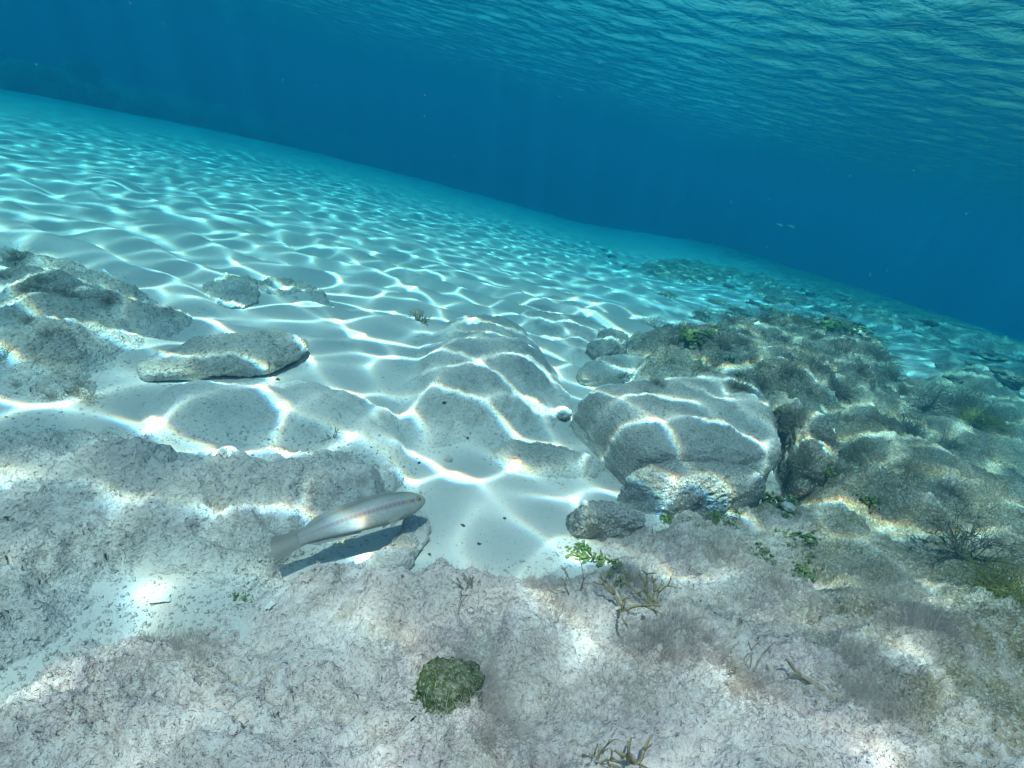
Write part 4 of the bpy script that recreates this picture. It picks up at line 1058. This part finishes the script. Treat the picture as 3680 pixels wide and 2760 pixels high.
def make_fish(name, L, lab, detail=True):
    """x forward (snout at +L/2), z up, y towards one flank"""
    root = empty(name)
    tag(root, lab, 'fish')
    S = [0.0, .006, .02, .05, .09, .14, .20, .28, .38, .48, .58, .68, .76, .81, .845]
    HT = [.003, .022, .040, .062, .082, .097, .106, .110, .105, .096, .085, .072, .061, .054, .051]
    HB = [.003, .018, .034, .056, .076, .092, .102, .108, .105, .096, .084, .069, .057, .051, .049]
    WD = [.002, .011, .021, .034, .045, .052, .056, .058, .056, .050, .042, .031, .021, .013, .007]
    HT = [h_ * 0.92 for h_ in HT]; HB = [h_ * 0.9 for h_ in HB]
    nS, nA = (70, 40) if detail else (24, 14)
    s = np.linspace(0, 1, nS) ** 1.35 * 0.845
    ht, hb, wd = np.interp(s, S, HT), np.interp(s, S, HB), np.interp(s, S, WD)
    cen = 0.020 * np.sin(math.pi * s / 0.95)
    yb = 0.012 * np.sin(s * 3.6 - 0.6)                        # a slight swimming bend
    a = np.linspace(0, 2 * math.pi, nA, endpoint=False)
    A, Sg = np.meshgrid(a, s)
    ca, sa = np.cos(A), np.sin(A)
    hz = np.where(sa > 0, ht[:, None], hb[:, None])
    X = (0.5 - Sg) * L
    Y = (np.sign(ca) * np.abs(ca) ** 0.9 * wd[:, None] + yb[:, None]) * L
    Z = (sa * hz + cen[:, None]) * L
    me = np_mesh('body', np.stack([X, Y, Z], -1), grid_quads(nA, nS, True))
    set_skin(me, np.stack([Sg, sa, ca], -1))
    body = link('body', me, SKIN if detail else SILVER, root)
    def fin(nm, outline_s, outer, sign, par=root, thick=0.0012):
        """outline_s: (s, extra height) pairs; rises from the body edge by sign"""
        ss = np.linspace(outline_s[0][0], outline_s[-1][0], 30)
        ex = np.interp(ss, [q[0] for q in outline_s], [q[1] for q in outline_s])
        b0 = np.interp(ss, S, HT if sign > 0 else HB); c0 = 0.020 * np.sin(math.pi * ss / 0.95); y0 = 0.012 * np.sin(ss * 3.6 - 0.6)
        V = []; K = []
        for side in (-1, 1):
            for t in (0, 0.5, 1.0):
                for k in range(30):
                    V.append(((0.5 - ss[k] - 0.012 * t) * L, (y0[k] + side * thick * (1 - 0.8 * t)) * L, (c0[k] + sign * (b0[k] - 0.004 + ex[k] * t)) * L)); K.append((t, ss[k] * 14, 0))
        q = []
        for sd in range(2):
            for t in range(2):
                for k in range(29):
                    b_ = sd * 90 + t * 30 + k; f = (b_, b_ + 1, b_ + 31, b_ + 30); q.append(f if sd else f[::-1])
        m_ = np_mesh(nm, V, q); set_skin(m_, K); return link(nm, m_, FIN, par)
    fin('dorsal_fin', [(.19, 0.0), (.23, .018), (.5, .026), (.72, .030), (.78, .006)], 0, 1)
    fin('anal_fin', [(.45, 0.0), (.48, .018), (.62, .024), (.74, .024), (.79, .004)], 0, -1)
    # tail fan
    V = []; K = []
    nr, nt_ = 16, 19
    for side in (-1, 1):
        for i in range(nr):
            u = i / (nr - 1)
            for j in range(nt_):
                w = -1 + 2 * j / (nt_ - 1)
                sx = 0.80 + u * (0.20 - 0.018 * w * w * u)
                hh = 0.049 + 0.024 * u ** 1.3
                cz = 0.020 * math.sin(math.pi * min(sx, 0.95) / 0.95) - 0.006 * u
                V.append(((0.5 - sx) * L, (0.012 * math.sin(sx * 3.6 - 0.6) + side * 0.004 * (1 - u) + 0.006 * math.sin(w * 4) * u) * L, (cz + w * hh) * L)); K.append((u, w * 6, 0))
    q = []
    for sd in range(2):
        for i in range(nr - 1):
            for j in range(nt_ - 1):
                b_ = sd * nr * nt_ + i * nt_ + j; f = (b_, b_ + 1, b_ + nt_ + 1, b_ + nt_); q.append(f if sd else f[::-1])
    m_ = np_mesh('tail_fin', V, q); set_skin(m_, K); link('tail_fin', m_, FIN, root)
    if not detail: return root
    for side in (-1, 1):
        # pectoral fin folded along the flank
        V = []; K = []
        for i in range(9):
            u = i / 8
            for j in range(7):
                w = -1 + 2 * j / 6
                V.append(((0.5 - 0.205 - 0.105 * u) * L, side * (0.054 + 0.020 * u - 0.006 * w * w) * L, (-0.050 - 0.030 * u * 0.8 + w * (0.008 + 0.020 * u ** 0.8)) * L)); K.append((u, w * 5, 0))
        m_ = np_mesh('pectoral_fin', V, grid_quads(7, 9)); set_skin(m_, K); link('pectoral_fin', m_, FIN, root)
        # eye > iris, pupil
        def disc(nm, r, off, mat, par, sqz):
            bm = bmesh.new(); bmesh.ops.create_uvsphere(bm, u_segments=24, v_segments=14, radius=r * L)
            for v in bm.verts: v.co.y *= sqz
            me_ = bpy.data.meshes.new(nm); bm.to_mesh(me_); bm.free()
            me_.polygons.foreach_set('use_smooth', np.ones(len(me_.polygons), bool))
            o = link(nm, me_, mat, par); o.location = off; return o
        eye = disc('eye', 0.0180, ((0.5 - 0.060) * L, (side * 0.0335 + 0.012 * math.sin(0.06 * 3.6 - 0.6)) * L, 0.0255 * L), RIM, root, 0.55)
        disc('iris', 0.0142, (0, side * 0.0036 * L, 0), IRIS, eye, 0.52)
        disc('pupil', 0.0078, (0, side * 0.0078 * L, 0), PUPIL, eye, 0.55)
    # lips
    bm = bmesh.new(); bmesh.ops.create_uvsphere(bm, u_segments=16, v_segments=10, radius=0.012 * L)
    for v in bm.verts:
        v.co.x *= 1.0; v.co.z *= 0.75
        if abs(v.co.z) < 0.0015 * L: v.co.x *= 0.75
    me_ = bpy.data.meshes.new('mouth'); bm.to_mesh(me_); bm.free()
    me_.polygons.foreach_set('use_smooth', np.ones(len(me_.polygons), bool))
    o = link('mouth', me_, CHIP, root); o.location = (0.492 * L, -0.006 * L, 0.001 * L)
    return root

def pose(root, nose, tail, face, blend=0.7):
    nose, tail = Vector(nose), Vector(tail)
    x = (nose - tail).normalized()
    y = (Vector(face) - (nose + tail) / 2).normalized()
    y = (y * blend + Vector((0, 0, 1)).cross(x).normalized() * (1 - blend) * (1 if Vector((0, 0, 1)).cross(x).dot(y) > 0 else -1))
    y = (y - x * y.dot(x)).normalized()
    z = x.cross(y)
    if z.z < 0: y, z = -y, -z
    M = Matrix((x, y, z)).transposed().to_4x4(); M.translation = (nose + tail) / 2
    root.matrix_world = M
fn, ft = DATA['fish']
fish = make_fish('wrasse', (Vector(fn) - Vector(ft)).length, 'slender pale silvery fish with a pinkish side stripe above the shelf')
pose(fish, fn, ft, (0, 0, 0.70), 0.9)
for (x, y, z), L, lab in zip(DATA['farfish'], (0.085, 0.075, 0.02), ['faint pale fish far off in open blue water, rounder of two', 'fainter pale fish just behind the other in open blue water', 'tiny whitish fish hovering over the hazy rubble']):
    f = make_fish('distant_fish', L, lab, False)
    f.location = (x, y, z); f.rotation_euler = (0.1, 0.1 if L > 0.03 else 1.2, 0.4)

# drifting specks in the water, too many and too small to count
def specks():
    rng = np.random.default_rng(77); n = 420
    az = rng.uniform(-0.95, 0.95, n); rr = rng.uniform(0.9, 5.0, n); z = rng.uniform(0.25, 1.35, n)
    c = np.stack([rr * np.sin(az), rr * np.cos(az), z], -1)
    o_ = np.array([[1, 0, 0], [-1, 0, 0], [0, 1, 0], [0, -1, 0], [0, 0, 1], [0, 0, -1]], float)
    s = rng.uniform(0.0005, 0.0016, n)
    V = (c[:, None, :] + o_[None] * s[:, None, None] * rng.uniform(0.5, 1.5, (n, 1, 3))).reshape(-1, 3)
    t = np.array([[0, 2, 4], [2, 1, 4], [1, 3, 4], [3, 0, 4], [2, 0, 5], [1, 2, 5], [3, 1, 5], [0, 3, 5]])
    T = (t[None] + (np.arange(n) * 6)[:, None, None]).reshape(-1, 3)
    tag(link('drifting_specks', np_mesh('drifting_specks', V, None, T, False), CHIP), kind='stuff')
specks()
